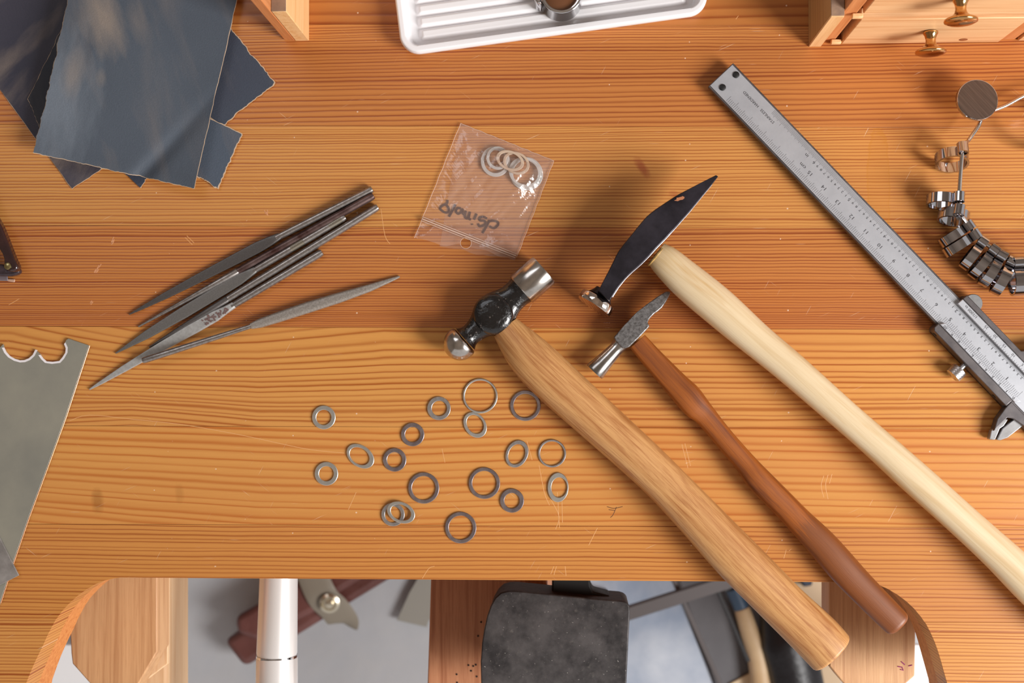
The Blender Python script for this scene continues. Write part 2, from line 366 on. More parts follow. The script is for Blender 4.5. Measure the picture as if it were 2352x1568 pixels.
# ================================================================== WORKBENCH
gold_l, gold_d = lin(212, 151, 82), lin(156, 82, 30)
org_l, org_d = lin(200, 131, 68), lin(146, 70, 26)
red_l, red_d = lin(192, 117, 62), lin(132, 58, 26)
Z = [0.5] * 5
def C_(*a): return [x / 228.0 for x in a]         # vertical drift in px at even steps across the frame
yel = lin(190, 120, 30)
rows = {
 'a': dict(y0=-171, zones=[(-.6, .3, .16), (.3, 1.5, .11)], light=org_l, dark=org_d, top=C_(0, 0, 6, 4, 0), bot=C_(0, 0, 6, -4, 0), seed=1, tones=[(0, (.95, .93, .9, 1)), (1, (.88, .84, .78, 1))]),
 'b': dict(y0=57, zones=[(-.6, .0, .05), (0, .16, .035), (.16, .2, .045), (.2, .5, .044), (.5, 1.0, .064), (1, 1.6, .06)], light=org_l, dark=red_d, top=C_(4, 2, 0, 4, 0), bot=C_(10, 8, 4, 0, -4), seed=3,
           tones=[(0, (1.08, 1.12, 1.15, 1)), (.15, (1.05, 1.06, 1.08, 1)), (.2, (.93, .88, .86, 1)), (.5, (.95, .9, .88, 1)), (.75, (1, .98, .95, 1)), (1, one)]),
 'c': dict(y0=290, zones=[(-.6, 0, .05), (0, .14, .033), (.14, .5, .043), (.5, 1, .043), (1, 1.6, .05)], light=gold_l, dark=org_d, top=C_(-2, 0, 2, 0, -2), bot=C_(0, 0, -4, 0, 2), seed=5,
           tones=[(0, (1.06, 1.06, 1.05, 1)), (.14, (1.02, 1.0, 1.0, 1)), (1, (.97, .96, .95, 1))],
           marks=[(2018, 440, 26, 150, 0, yel, .38, True), (1475, 385, 12, 32, 35, lin(150, 62, 40), .65, False), (1555, 455, 12, 26, 40, lin(150, 62, 40), .4, False)]),
 'd': dict(y0=521, zones=[(-.6, 0, .05), (0, .5, .043), (.5, .75, .036), (.75, 1, .03), (1, 1.6, .03)], light=org_l, dark=red_d, top=C_(0, 0, 2, 0, 0), bot=C_(-6, -2, 0, 6, 10), seed=8,
           tones=[(0, one), (.45, (.97, .95, .93, 1)), (.7, (.95, .88, .84, 1)), (1, (.9, .8, .75, 1))],
           marks=[(1985, 560, 22, 60, 10, yel, .3, False)], line=1.1),
 'e': dict(y0=753, zones=[(-.6, 0, .12), (0, .3, .085), (.3, .55, .062), (.55, 1, .055), (1, 1.8, .075)], light=gold_l, dark=lin(160, 84, 30), top=C_(-24, 44, 26, -4, 0, 0, 2, 4, 4), bot=C_(-8, -30, 4, 10, 0, 0, 2, -3, -4), seed=11,
           tones=[(0, (1.0, .97, .9, 1)), (.2, (1.03, 1.02, .95, 1)), (1, (1.02, 1.02, 1.0, 1))], line=1.15),
 'f': dict(y0=981, zones=[(-.6, .0, .09), (0, 1, .078), (1, 1.8, .08)], light=gold_l, dark=lin(178, 98, 38), top=C_(-14, -6, 4, 10, 0, -4, -2, 2, 4), bot=C_(-36, -10, 10, 14, 2, -4, -4, 0, 4), seed=13,
           tones=[(0, (1.03, 1.02, .98, 1)), (.6, (1.0, .99, .97, 1)), (1, (1.0, .97, .93, 1))],
           marks=[(224, 1150, 16, 34, 5, lin(128, 78, 30), .42, False), (412, 1132, 12, 26, 5, lin(130, 80, 30), .22, False), (2090, 930, 90, 14, 35, lin(120, 80, 50), .25, False)]),
 'g': dict(y0=1207, zones=[(-.6, 0, .06), (0, .5, .056), (.5, 1, .052), (1, 1.6, .05)], light=lin(207, 142, 74), dark=org_d, top=C_(0, 4, 0, -2, 0), bot=C_(2, 4, 0, 0, 0), seed=17,
           tones=[(0, (1.0, .99, .97, 1)), (1, (.97, .95, .9, 1))]),
 'h': dict(y0=1425, zones=[(-.6, 0, .05), (0, .6, .045), (.6, 1, .05), (1, 1.6, .05)], light=gold_l, dark=org_d, top=C_(6, 0, 0, 0, 0), bot=C_(2, 0, 0, 4, 0), seed=19,
           tones=[(0, (1.0, .98, .95, 1)), (1, (1, .96, .92, 1))]),
 'i': dict(y0=1653, zones=[(-.6, 1.6, .06)], light=gold_l, dark=org_d, top=C_(0, 0, 0), bot=C_(0, 0, 0), seed=23, tones=[(0, one), (1, one)]),
}
TH = 0.019
bench = thing('workbench', 'varnished pine bench top with a cut-out front, holding all the tools', 'workbench', (0, 0, 0))
curveL = [(277, 1326), (262, 1328), (240, 1333), (220, 1341), (198, 1354), (178.6, 1368), (160, 1385), (143, 1403), (130, 1421), (119, 1441), (109, 1460), (101, 1479), (90, 1501), (80, 1522), (70, 1545), (61, 1568), (48, 1605), (40, 1653)]
curveR = [(1990, 1337), (2016, 1342), (2039, 1352), (2062, 1366), (2082, 1381), (2099, 1397), (2115, 1416), (2128, 1435), (2138, 1455), (2146, 1473), (2153, 1492), (2160, 1515), (2167, 1540), (2174, 1565), (2185, 1605), (2192, 1653)]
XL, XR = -520, 2900
def split(cv, y):
    up = [p for p in cv if p[1] < y]; lo = [p for p in cv if p[1] > y]
    a, b = up[-1], lo[0]; t = (y - a[1]) / (b[1] - a[1]); m = (a[0] + (b[0] - a[0]) * t, y); return up, m, lo
def slope(y, x): return y + (x - 1176) * 0.0035
g = 0.22
plank_m = {k: plank_mat('pine_board_' + k, **{q: v for q, v in r.items() if q != 'y0'}) for k, r in rows.items()}
def plank(key, pix):
    r = rows[key]; mid = W(1176, r['y0'] + 114)
    pts = [W(x, slope(y, x) if True else y) for x, y in pix]
    return prism('plank', [(p.x, p.y) for p in pts], T - TH, T, plank_m[key], bench, bev=0.00014, origin=(mid.x, mid.y, T))
us = lambda p: (p[0], p[1] - (p[0] - 1176) * 0.0035)
cL = [us(p) for p in curveL]; cR = [us(p) for p in curveR]
for k in 'abcdef':
    y0 = rows[k]['y0']; y1 = y0 + 228 + (5 if k in 'bc' else (4 if k == 'd' else 0))
    nxt = {'a': 57, 'b': 290, 'c': 521, 'd': 753, 'e': 981, 'f': 1207}[k]
    plank(k, [(XL, y0 + g), (XR, y0 + g), (XR, nxt - g), (XL, nxt - g)])
plank('a', [(XL, -399), (XR, -399), (XR, -171 - g), (XL, -171 - g)])
uL, mL, lL = split(cL, 1425); uR, mR, lR = split(cR, 1425)
plank('g', [(XL, 1207 + g), (XR, 1207 + g), (XR, 1425 - g), mR] + uR[::-1] + uL + [mL, (XL, 1425 - g)])
uL2, mL2, _ = split(cL, 1640); uR2, mR2, _ = split(cR, 1640)
plank('h', [(XL, 1425 + g), (mL[0] - .5, 1425 + g)] + [p for p in lL if p[1] < 1640] + [mL2, (XL, 1640)])
plank('h', [(mR[0] + .5, 1425 + g), (XR, 1425 + g), (XR, 1640), mR2] + [p for p in lR if p[1] < 1640][::-1])
# lower lamination of the bench top, seen inside the cut-out
low_m = wood_uv('orange_pine_edge', lin(222, 148, 84), lin(190, 108, 50), (8, 60), 3, .5, .4, uvmode=False, axis=0)
def off(cv, dx, dy): return [(x + dx, y + dy) for x, y in cv]
lowpts = [(XL, 1210)] + [(XR, 1210), (XR, 1640)] + off(curveR, 1, -1)[::-1] + off(curveL, -1, -1) + [(XL, 1640)]
prism('lower_board', [(W(x, y).x, W(x, y).y) for x, y in lowpts], T - TH - .021, T - TH - .0002, low_m, bench, bev=.001)
ap_m = wood_uv('bench_apron', lin(200, 130, 80), lin(160, 90, 50), (10, 30), 4, .5, .4, uvmode=False, axis=0)
p0, p1 = W(XL + 200, 1160), W(XR - 200, 1120)
box('apron', p0.x, p1.x, p0.y, p1.y, T - .14, T - TH - .0002, ap_m, bench, bev=.001)
for sx in (-450, 2820):
    for sy in (-330, 1560):
        q = W(sx, sy); box('leg', q.x - .03, q.x + .03, q.y - .03, q.y + .03, 0.0, T - TH - .0215, ap_m, bench, bev=.002)
# support arms left and right of the cut-out
arm_m = wood_uv('beech_arm', lin(220, 172, 124), lin(186, 134, 90), (9, 42), 5, .5, .35, uvmode=False, axis=1)
armside_m = wood_uv('pale_arm_edge', lin(244, 208, 166), lin(228, 180, 130), (9, 42), 6, .5, .2, uvmode=False, axis=1)
ZA = T - .075
def arm(pix, dark):
    prism('support_arm', [(W(x, y, ZA).x, W(x, y, ZA).y) for x, y in pix], ZA - .022, ZA, arm_m, bench, bev=.0008)
arm([(150, 1230), (361, 1230), (361, 1497), (320, 1568), (290, 1610), (240, 1600), (205, 1568), (166, 1524), (163, 1500)], 0)
arm([(1905, 1230), (2112, 1230), (2104, 1400), (2101, 1552), (2080, 1570), (2045, 1600), (1960, 1595), (1936, 1568), (1905, 1530)], 1)
ZB = T - .102
prism('arm_rail', [(W(x, y, ZB).x, W(x, y, ZB).y) for x, y in [(300, 1225), (386, 1225), (386, 1524), (328, 1568), (300, 1600)]], ZB - .004, ZB, armside_m, bench, bev=.0006)
prism('arm_rail', [(W(x, y, ZB - .01).x, W(x, y, ZB - .01).y) for x, y in [(300, 1225), (386, 1225), (386, 1700), (300, 1700)]], ZB - .052, ZB - .0105, armside_m, bench, bev=.003)
for (x, y, s) in [(1,1,1)]:
    ink = plain('magenta_marker', lin(150, 20, 110), .6)
    v = []; f = []
    for seg in ([(2062, 1530), (2072, 1532), (2075, 1539), (2068, 1537)], [(2070, 1519), (2078, 1526)], [(2087, 1529), (2095, 1527)]):
        P = [W(a, b, ZA + .0001) for a, b in seg]; vv, ff = tube_data(P, .0003, 6, base=len(v)); v += vv; f += ff
    link('marker_strokes', v, f, ink, bench)
pale_scr = plain('pale_scratch', lin(226, 168, 110), .55); dark_scr = plain('dark_dent', lin(96, 54, 24), .6)
def strokes_on(name, L_, mat, wd=.00022):
    v = []; f = []
    for sg in L_:
        vv, ff = tube_data(catmull([W(x, y, T + .00002) for x, y in sg], 4), wd, 6, base=len(v), flat=.15); v += vv; f += ff
    return tag(link(name, v, f, mat, bench), kind='stuff')
strokes_on('scratch_marks', [[(160, 966), (205, 953), (300, 962), (420, 975), (560, 1000), (700, 1030), (790, 1040)], [(1892, 1092), (1886, 1115), (1892, 1142)], [(1902, 1090), (1896, 1114), (1902, 1146)], [(1911, 1088), (1905, 1110)],
  [(1238, 1068), (1250, 1130), (1262, 1160)], [(1264, 1145), (1284, 1185), (1276, 1215)], [(1280, 1130), (1285, 1212)], [(1290, 1135), (1292, 1200)], [(1372, 1212), (1352, 1252)], [(1015, 1030), (1022, 1062)], [(425, 545), (442, 562)], [(429, 541), (446, 558)],
  [(800, 1170), (818, 1130)], [(1806, 1262), (1800, 1282)], [(1812, 1265), (1818, 1260)], [(1566, 1020), (1580, 1075)], [(1573, 1018), (1586, 1070)], [(1690, 44), (1696, 36)], [(970, 1328), (985, 1305), (998, 1300)], [(1265, 1318), (1272, 1300)], [(1272, 1320), (1278, 1300)], [(1300, 1322), (1298, 1300)],
 [(20, 700), (44, 686)], [(1210, 1012), (1222, 1056)], [(875, 480), (884, 540), (896, 560)]], pale_scr, .00013)
strokes_on('dent_marks', [[(1394, 1163), (1410, 1167), (1430, 1163)], [(1416, 1164), (1408, 1182), (1402, 1188)], [(1398, 1170), (1412, 1172)]], dark_scr, .00016)
rs_ = random.Random(9); sm_l = []
for (x0, y0, x1, y1) in [(266, 541, 252, 568), (232, 604, 214, 634), (610, 480, 616, 500), (205, 700, 214, 690)]:
    for k in range(7):
        a, b = rs_.uniform(0, .6), rs_.uniform(.2, .4); o_ = rs_.uniform(-4, 4); sm_l.append([(x0 + (x1 - x0) * a + o_, y0 + (y1 - y0) * a), (x0 + (x1 - x0) * (a + b) + o_, y0 + (y1 - y0) * (a + b))])
strokes_on('smear_marks', sm_l, plain('pale_smear', lin(212, 148, 104), .6), .00022)
# ================================================================== METALS
chrome = metal('chrome', lin(222, 222, 226), .08, rvar=.04)
steelb = metal('brushed_washer_steel', lin(176, 174, 176), .28, lin(140, 134, 140), 300, .15)
# ================================================================== UNDER THE BENCH
def fbox(name, pix, z0, z1, mat, parent=None, bev=.002, zr=None, **k): return pprism(name, pix, z0, z1, mat, parent, bev, zr=zr, **k)
# white chair/stand tube in front
whitem = metal('white_satin_tube', lin(238, 236, 234), .32, metallic=.35)
zt = T - .085
tb = thing('metal_tube_stand', 'satin white metal tube with a ring joint sticking out below the bench edge', 'tube', W(640, 1440, zt - .015))
def tubepart(name, stations, m):
    P = [W(x, y, z) for x, y, z, r in stations]; R = [r * mpp(z) for x, y, z, r in stations]
    return tube(name, P, R, m, tb, n=36)
tubepart('upper_tube', [(641, 1164, zt - .008, 42.5), (640, 1330, zt - .005, 43.5), (636, 1498, zt, 46.5), (636, 1503, zt, 45.5)], whitem)
tubepart('joint_ring', [(636, 1503.2, zt, 47.0), (636, 1508.3, zt, 47.2)], chrome)
tubepart('lower_tube', [(636, 1508.5, zt, 46.5), (636, 1512, zt, 47.5), (635, 1640, zt + .004, 48.5), (635, 1760, zt + .006, 48.5)], whitem)
# stump post and anvil
beech_r = wood_uv('reddish_beech', lin(196, 136, 98), lin(158, 96, 62), (9, 45), 8, .5, .45, uvmode=False, axis=1)
ZS = T - .125
st = thing('wooden_anvil_post', 'reddish beech block carrying the dark anvil below the bench edge', 'post', W(1120, 1480, 0))
prism('post_body', [(W(x, y, ZS).x, W(x, y, ZS).y) for x, y in [(991, 1290), (1257, 1290), (1257, 1660), (979, 1660)]], 0.0, ZS, beech_r, st, bev=.001)
dk = lin(20, 16, 14, ) if False else plain('drill_hole_black', lin(22, 16, 14), .9)
v = []; f = []
for (x, y) in [(1076, 1527), (1087, 1529), (1093, 1526), (1082, 1540), (1049, 1548), (1095, 1553), (1050, 1567), (1098, 1460), (1105, 1428)]:
    vv, ff = lathe_data([(.0006, 0), (.0006, .00012)], W(x, y, ZS + .0001), (0, 0, 1), 10, base=len(v)); v += vv; f += ff
link('drill_holes', v, f, dk, st)
an = NT('worn_anvil_steel'); c = an.coord(); n1 = an.noise(c, 48, 8, .68); n2 = an.noise(c, 260, 5, .7); n3 = an.noise(an.coord(scale=(1, 1, 1)), 900, 2, .5)
col = an.mix(an.ramp(n1, [(.38, 0.0), (.62, 1.0)]), lin(42, 39, 40), lin(82, 78, 78)); col = an.mix(an.ramp(n2, [(.60, 0.0), (.75, .35)]), col, lin(130, 124, 118))
col = an.mix(an.ramp(n3, [(.72, 0.0), (.76, .7)]), col, lin(180, 175, 170))
an.L(col, an.b.inputs['Base Color']); an.set(Metallic=.35, Roughness=.52); an.bump(n2, .0001)
rust = plain('anvil_brown_side', lin(66, 46, 34), .6, .2, (300, .0003), lin(34, 24, 18), 200)
ZV = T - .058
anv = thing('anvil', 'dark worn steel anvil with a flat face and one rounded corner', 'anvil', W(1280, 1480, ZS))
face = [(1105, 1568), (1104, 1520), (1107, 1478), (1112, 1446), (1119, 1414), (1127, 1391), (1137, 1373), (1150, 1361), (1165, 1357), (1180, 1356.5), (1230, 1361), (1300, 1368), (1370, 1375), (1428, 1379.5), (1440, 1383), (1446, 1391), (1447, 1405), (1443, 1480), (1439, 1568), (1436, 1640), (1110, 1640)]
prism('face_plate', [(W(x, y, ZV).x, W(x, y, ZV).y) for x, y in face], ZV - .0018, ZV, an.m, anv, bev=.0007)
fa2 = [(x + (1 if x < 1200 else -1), y + 1.2) for x, y in face]
prism('anvil_block', [(W(x, y, ZV).x, W(x, y, ZV).y) for x, y in fa2], ZV - .032, ZV - .0019, rust, anv, bev=.001)
prism('anvil_waist', [(W(x, y, ZV).x, W(x, y, ZV).y) for x, y in [(1180, 1400), (1330, 1400), (1330, 1600), (1180, 1600)]], ZS + .0001, ZV - .0321, rust, anv, bev=.002)
prism('anvil_heel', [(W(x, y, ZV - .02).x, W(x, y, ZV - .02).y) for x, y in [(1268, 1290), (1352, 1290), (1356, 1340), (1362, 1352), (1400, 1362), (1400, 1372), (1268, 1366)]], ZV - .031, ZV - .012, plain('anvil_black', lin(16, 13, 12), .6, .2), anv, bev=.001)
# leather case on the floor
lea = NT('brown_leather'); c = lea.coord(); n = lea.noise(c, 14, 4, .5)
lea.L(lea.mix(lea.ramp(n, [(.3, 0.0), (.7, 1.0)]), lin(84, 44, 38), lin(122, 76, 70)), lea.b.inputs['Base Color']); lea.set(Roughness=.38); lea.bump(lea.noise(c, 300, 3), .0004)
lc = thing('leather_case', 'brown leather case with a grey snap strap lying on the floor', 'case', W(700, 1420, 0))
def fl(pix, z): return [(W(x, y, z).x, W(x, y, z).y) for x, y in pix]
prism('case_base', fl([(514, 1470), (960, 1200), (1003, 1262), (562, 1532)], .05), .001, .055, lea.m, lc, bev=.008, seg=3)
prism('case_lid', fl([(541, 1415), (960, 1180), (985, 1232), (738, 1386), (722, 1404), (590, 1470), (545, 1452)], .07), .0555, .075, lea.m, lc, bev=.007, seg=3)
v, f = [], []
strap_m = plain('grey_strap', lin(128, 118, 104), .55)
P = [W(x, y, z) for x, y, z in [(700, 1262, .080), (722, 1330, .080), (742, 1372, .078), (768, 1398, .062), (788, 1424, .05), (792, 1428, .03)]]
tv, tf = tube_data(catmull(P, 5), .017, 12, flat=.12); link('strap', tv, tf, strap_m, lc, smooth=True)
brass = metal('brass_snap', lin(214, 204, 184), .25)
lathe('snap_button', [(.011, 0), (.011, .002), (.008, .0035), (.007, .002), (.0045, .002), (.0038, .005), (.001, .0055)], W(757, 1384, .082), (.1, -.15, 1), brass, lc, n=28)
# grey cut sheet scrap on the floor
scrap = plain('dull_grey_sheet', lin(150, 146, 138), .5, .2)
tag(pprism('sheet_scrap', [(940, 1360), (975, 1300), (1010, 1330), (1010, 1425), (985, 1424), (980, 1440), (911, 1424)], .010, .014, scrap, None, .0005), 'dull grey arrow-shaped sheet scrap on the floor beside the beech block', 'scrap')
# metal-framed stool / trolley and things on the floor at right
framem = plain('dark_grey_steel_frame', lin(88, 82, 82), .55, .2)
zf = .16
ms = thing('metal_stool_frame', 'blurred dark grey flat steel bars crossing above the floor right of the anvil', 'stand', W(1550, 1400, 0))
def bar(name, a, b, wpx, z, th, m, par):
    A, B = W(a[0], a[1], z), W(b[0], b[1], z); d = (B - A).normalized(); n = Vector((-d.y, d.x, 0)) * wpx * mpp(z) / 2
    return prism(name, [(p.x, p.y) for p in (A - n, B - n, B + n, A + n)], z - th, z, m, par, bev=.001)
bar('cross_bar', (1380, 1430), (1720, 1322), 30, zf, .012, framem, ms)
bar('floor_bar', (1530, 1290), (1672, 1610), 11, zf - .0125, .006, framem, ms)
bar('floor_bar', (1625, 1300), (1720, 1520), 9, zf - .0125, .006, plain('black_bar', lin(30, 28, 30), .5), ms)
for (x, y) in [(1392, 1426), (1712, 1325)]:
    q = W(x, y, zf); box('leg', q.x - .006, q.x + .006, q.y - .006, q.y + .006, 0.0, zf - .0125, framem, ms, bev=.001)
sheet_b = NT('bluish_floor_sheet'); c = sheet_b.coord(); nn = sheet_b.noise(c, 9, 5, .6)
sheet_b.L(sheet_b.mix(sheet_b.ramp(nn, [(.4, 0.0), (.72, 1.0)]), lin(150, 164, 186), lin(206, 212, 222)), sheet_b.b.inputs['Base Color']); sheet_b.set(Roughness=.35)
tag(pprism('blue_grey_board', [(1330, 1250), (1500, 1230), (1668, 1640), (1320, 1640)], .0015, .006, sheet_b.m, None, .001), 'pale blue-grey board lying on the floor between anvil and dark strip', 'board')
tag(pprism('grey_slab', [(1545, 1290), (1640, 1290), (1730, 1540), (1655, 1600)], .008, .014, plain('dark_grey_slab', lin(108, 106, 110), .45, 0, None, lin(86, 84, 88), 12), None, .001), 'dark grey slab on the floor beside the pale blue-grey board', 'slab')
# blurred tools: pale wooden handle with blue ferrule, black bag, cream board with red mark
tan = plain('pale_wood_tool', lin(214, 186, 148), .5, 0, None, lin(196, 160, 118), 20)
tl = thing('wooden_handled_tool', 'blurred pale wooden tool handle with a blue collar on the floor', 'tool', W(1720, 1450, .10))
P = catmull([W(x, y, .03 + .001 * i) for i, (x, y) in enumerate([(1704, 1398), (1722, 1450), (1740, 1500), (1750, 1570), (1755, 1620)])], 4)
tube('tool_handle', P, [.0085 + .004 * math.sin(i / len(P) * 2.4) for i in range(len(P))], tan, tl, n=16)
tube('blue_collar', [W(1684, 1352, .03), W(1703, 1396, .03)], .0085, plain('blue_collar', lin(70, 92, 116), .4), tl, n=16)
tube('tool_tip', [W(1660, 1290, .03), W(1683, 1350, .03)], .004, framem, tl, n=12)
crm = plain('cream_board', lin(222, 198, 164), .55)
cb = thing('cream_box', 'blurred cream box with a small red patch on the floor', 'box', W(1740, 1550, 0))
prism('box_body', fl([(1672, 1568), (1735, 1535), (1770, 1520), (1790, 1640), (1680, 1680)], .012), .0145, .018, crm, cb, bev=.001)
prism('red_patch', fl([(1744, 1534), (1767, 1528), (1776, 1566), (1754, 1572)], .0182), .0181, .0186, plain('red_print', lin(214, 84, 56), .5), cb, bev=0)
blk = plain('black_leather_bag', lin(22, 18, 22), .4, 0, (30, .002))
P = catmull([W(x, y, .035) for x, y in [(1772, 1320), (1790, 1420), (1808, 1480), (1826, 1550), (1842, 1640)]], 5)
tag(tube('black_bag', P, [(.012 + .018 * min(1, i / 9)) for i in range(len(P))], blk, None, n=20), 'glossy black rolled bag on the floor under the large hammer handle', 'bag')
tag(pprism('tan_board', [(1790, 1290), (1925, 1290), (1935, 1640), (1862, 1640), (1838, 1560), (1812, 1470), (1770, 1380)], .0015, .012, plain('tan_floor_board', lin(206, 176, 140), .5), None, .001), 'tan board on the floor behind the black rolled bag', 'board')
tag(pprism('navy_box', [(1820, 1300), (1868, 1300), (1866, 1345), (1846, 1348)], .0125, .03, plain('navy_box', lin(30, 40, 62), .5), None, .002), 'small dark navy box at the bench edge on the tan board', 'box')
wht = plain('white_tray_board', lin(245, 245, 247), .5)
for (pix, x0, x1, side) in (([(60, 1480), (215, 1480), (395, 1640), (20, 1640)], 20, 60, 'left'), ([(1985, 1480), (2230, 1480), (2230, 1660), (1985, 1660)], 2190, 2235, 'right')):
    wb_ = thing('white_shelf_board', 'bright white board below the %s arm of the bench' % side, 'board', W(x0 + 90, 1600, 0))
    pprism('board_top', pix, .28, .285, wht, wb_, .001)
    for x in (x0, x1):
        q = W(x, 1630, .28); box('board_leg', q.x - .01, q.x + .01, q.y - .01, q.y + .01, 0.0, .2798, wht, wb_, bev=.001)
# ================================================================== SANDPAPER
spm = NT('slate_sandpaper'); c = spm.coord(); n1 = spm.noise(spm.coord(scale=(10, 22, 1), rot=(0, 0, 1.25)), 1, 4, .5, .5); n2 = spm.noise(c, 1600, 2, .6); n0 = spm.noise(c, 9, 3, .5)
def sand(name, base, b2, tanamt, seed, rot=1.25):
    t = NT(name); gr = t.noise(t.coord(), 1500, 2, .6); sm = t.noise(t.coord2(scale=(14, 60, 1), rot=rot, loc=(seed, seed, 0)), 1, 4, .55, .4); lo = t.noise(t.coord(loc=(seed, 0, 0)), 14, 3, .5)
    col = t.mix(t.ramp(lo, [(.3, 0.0), (.7, 1.0)]), base, b2)
    col = t.mix(t.math('MULTIPLY', t.ramp(sm, [(.50, 0.0), (.72, 1.0)]), tanamt), col, lin(150, 134, 122))
    return t, col, gr
def sand_mat(name, base, b2, tanamt, seed, rot=1.25, smear_and_sheen=None):
    t, col, gr = sand(name, base, b2, tanamt, seed, rot)
    if smear_and_sheen:
        geo = t.new('ShaderNodeNewGeometry'); gs = t.new('ShaderNodeSeparateXYZ'); t.L(geo.outputs['Position'], gs.inputs[0])
        for sm_ in smear_and_sheen:
            px, py, rx, ry, rt, s_ = sm_[:6]; sc_ = sm_[6] if len(sm_) > 6 else lin(150, 136, 124)
            p = W(px, py); m = mpp(T); a_, b_ = math.cos(rt), math.sin(rt)
            dx = t.math('SUBTRACT', gs.outputs[0], p.x); dy = t.math('SUBTRACT', gs.outputs[1], p.y)
            a = t.math('MULTIPLY', t.math('ADD', t.math('MULTIPLY', dx, a_), t.math('MULTIPLY', dy, b_)), 1 / (rx * m)); b = t.math('MULTIPLY', t.math('SUBTRACT', t.math('MULTIPLY', dy, a_), t.math('MULTIPLY', dx, b_)), 1 / (ry * m))
            r = t.math('SQRT', t.math('ADD', t.math('MULTIPLY', a, a), t.math('MULTIPLY', b, b)))
            r = t.math('ADD', r, t.math('MULTIPLY_ADD', t.noise(t.coord2(scale=(110, 30, 1), rot=-rt), 1, 4, .6), 1.2, -.6))
            col = t.mix(t.math('MULTIPLY', t.ramp(r, [(.2, 1.0), (1.0, 0.0)]), s_), col, sc_)
    col = t.mix(t.math('MULTIPLY', gr, .3), col, lin(30, 34, 42)); t.L(col, t.b.inputs['Base Color']); t.set(Roughness=.6); t.b.inputs['Specular IOR Level'].default_value = .4
    t.bump(gr, .00012); return t.m
back_m = plain('tan_paper_edge', lin(206, 178, 150), .8)
def sheet(label, q, z, mat, curl=None, jag=(2, 2, 2, 2), n=70, seed=0, lift=.0002, edge=1.0):
    """q: corners in px: A(top-left) B(top-right) C(bottom-right) D(bottom-left)"""
    par = thing('sandpaper_sheet', label, 'sandpaper', W(sum(p[0] for p in q) / 4, sum(p[1] for p in q) / 4, z), 'sandpaper sheets')
    for nm, off_, mt, zz in (('paper_backing', edge, back_m, 0.0), ('grit_face', 0.0, mat, lift)):
        grid = []; A, B, C2, D = [Vector((p[0], p[1], 0)) for p in q]
        def jn(s, k): return (mnoise.noise(Vector((s * 5 + seed, k * 9.7, 0))) * 1.2 + mnoise.noise(Vector((s * 19 + seed, k * 5.1, 3))) * .8 + mnoise.noise(Vector((s * 60 + seed, k * 3, 7))) * .5)
        for j in range(n + 1):
            v_ = j / n
            for i in range(n + 1):
                u = i / n; p = (A * (1 - u) + B * u) * (1 - v_) + (D * (1 - u) + C2 * u) * v_
                ex = (B - A).normalized(); ey = (D - A).normalized()
                wl = max(0, 1 - u * 10); wr = max(0, 1 - (1 - u) * 10); wt = max(0, 1 - v_ * 10); wb = max(0, 1 - (1 - v_) * 10)
                jl = jn(v_, 1 + seed); jr = jn(v_, 2 + seed); jt = jn(u, 3 + seed); jb = jn(u, 4 + seed)
                vary = 1 + .9 * mnoise.noise(Vector((u * 13, v_ * 13, seed + 4)))
                p = p + ex * (wl * (jl * jag[0] * 2 - off_ * vary * (jag[0] > 0)) + wr * (jr * jag[1] * 2 + off_ * vary * (jag[1] > 0))) + ey * (wt * (jt * jag[2] * 2 - off_ * vary * (jag[2] > 0)) + wb * (jb * jag[3] * 2 + off_ * vary * (jag[3] > 0)))
                h = curl(u, v_) if curl else 0
                grid.append(W(p.x, p.y, z + h) + Vector((0, 0, zz)))
        N = n + 1; top = grid; fs = []; th = .00016; bot = [g_ - Vector((0, 0, th)) for g_ in grid]; M = len(top)
        for j in range(n):
            for i in range(n):
                a = j * N + i; fs.append([a, a + 1, a + N + 1, a + N]); fs.append([M + a, M + a + N, M + a + N + 1, M + a + 1])
        for i in range(n):
            for (a, b) in ((i, i + 1), (n * N + i, n * N + i + 1), (i * N, (i + 1) * N), (i * N + n, (i + 1) * N + n)): fs.append([a, b, M + b, M + a])
        link(nm, top + bot, fs, mt, par, smooth=True)
slate, slate2 = lin(82, 92, 106), lin(66, 74, 88)
sheet('purple-grey sandpaper sheet at the bottom left of the pile', [(-160, -15), (95, -185), (430, 255), (165, 432)], T + .0006, sand_mat('worn_purple_sandpaper', lin(72, 68, 80), lin(54, 54, 68), .55, 2, -.85), jag=(.5, .5, .4, .8), seed=1)
sheet('dark sandpaper sheet with a torn corner poking out right of the pile', [(380, 170), (525, 64), (631, 190), (506, 290)], T + .0008, sand_mat('dark_sandpaper_b', lin(70, 78, 92), lin(64, 66, 80), .15, 4), jag=(1, 2.0, 1, 1.6), seed=2, n=40, edge=1.8)
sheet('tiny sandpaper scrap peeping out at the middle of the lower edge', [(268, 380), (345, 396), (322, 431), (298, 408)], T + .0008, sand_mat('dark_sandpaper_c', slate2, lin(58, 66, 84), 0, 6), jag=(1, 1.2, 1, 1.2), seed=3, n=24)
sheet('thin folded sandpaper strip poking out left under the largest sheet', [(160, 30), (300, 120), (110, 330), (64, 228)], T + .0016, sand_mat('dark_sandpaper_d', lin(48, 54, 66), lin(44, 44, 54), .1, 9), jag=(1, 1, 1, 1.2), seed=4, n=40)
sheet('small slate sandpaper piece with a pale torn lower corner', [(400, 232), (554, 308), (499, 430), (395, 370)], T + .0016, sand_mat('slate_sandpaper_e', lin(84, 94, 108), slate, .2, 12), jag=(0, 1.4, .3, 2.0), seed=5, n=40, edge=2.2)
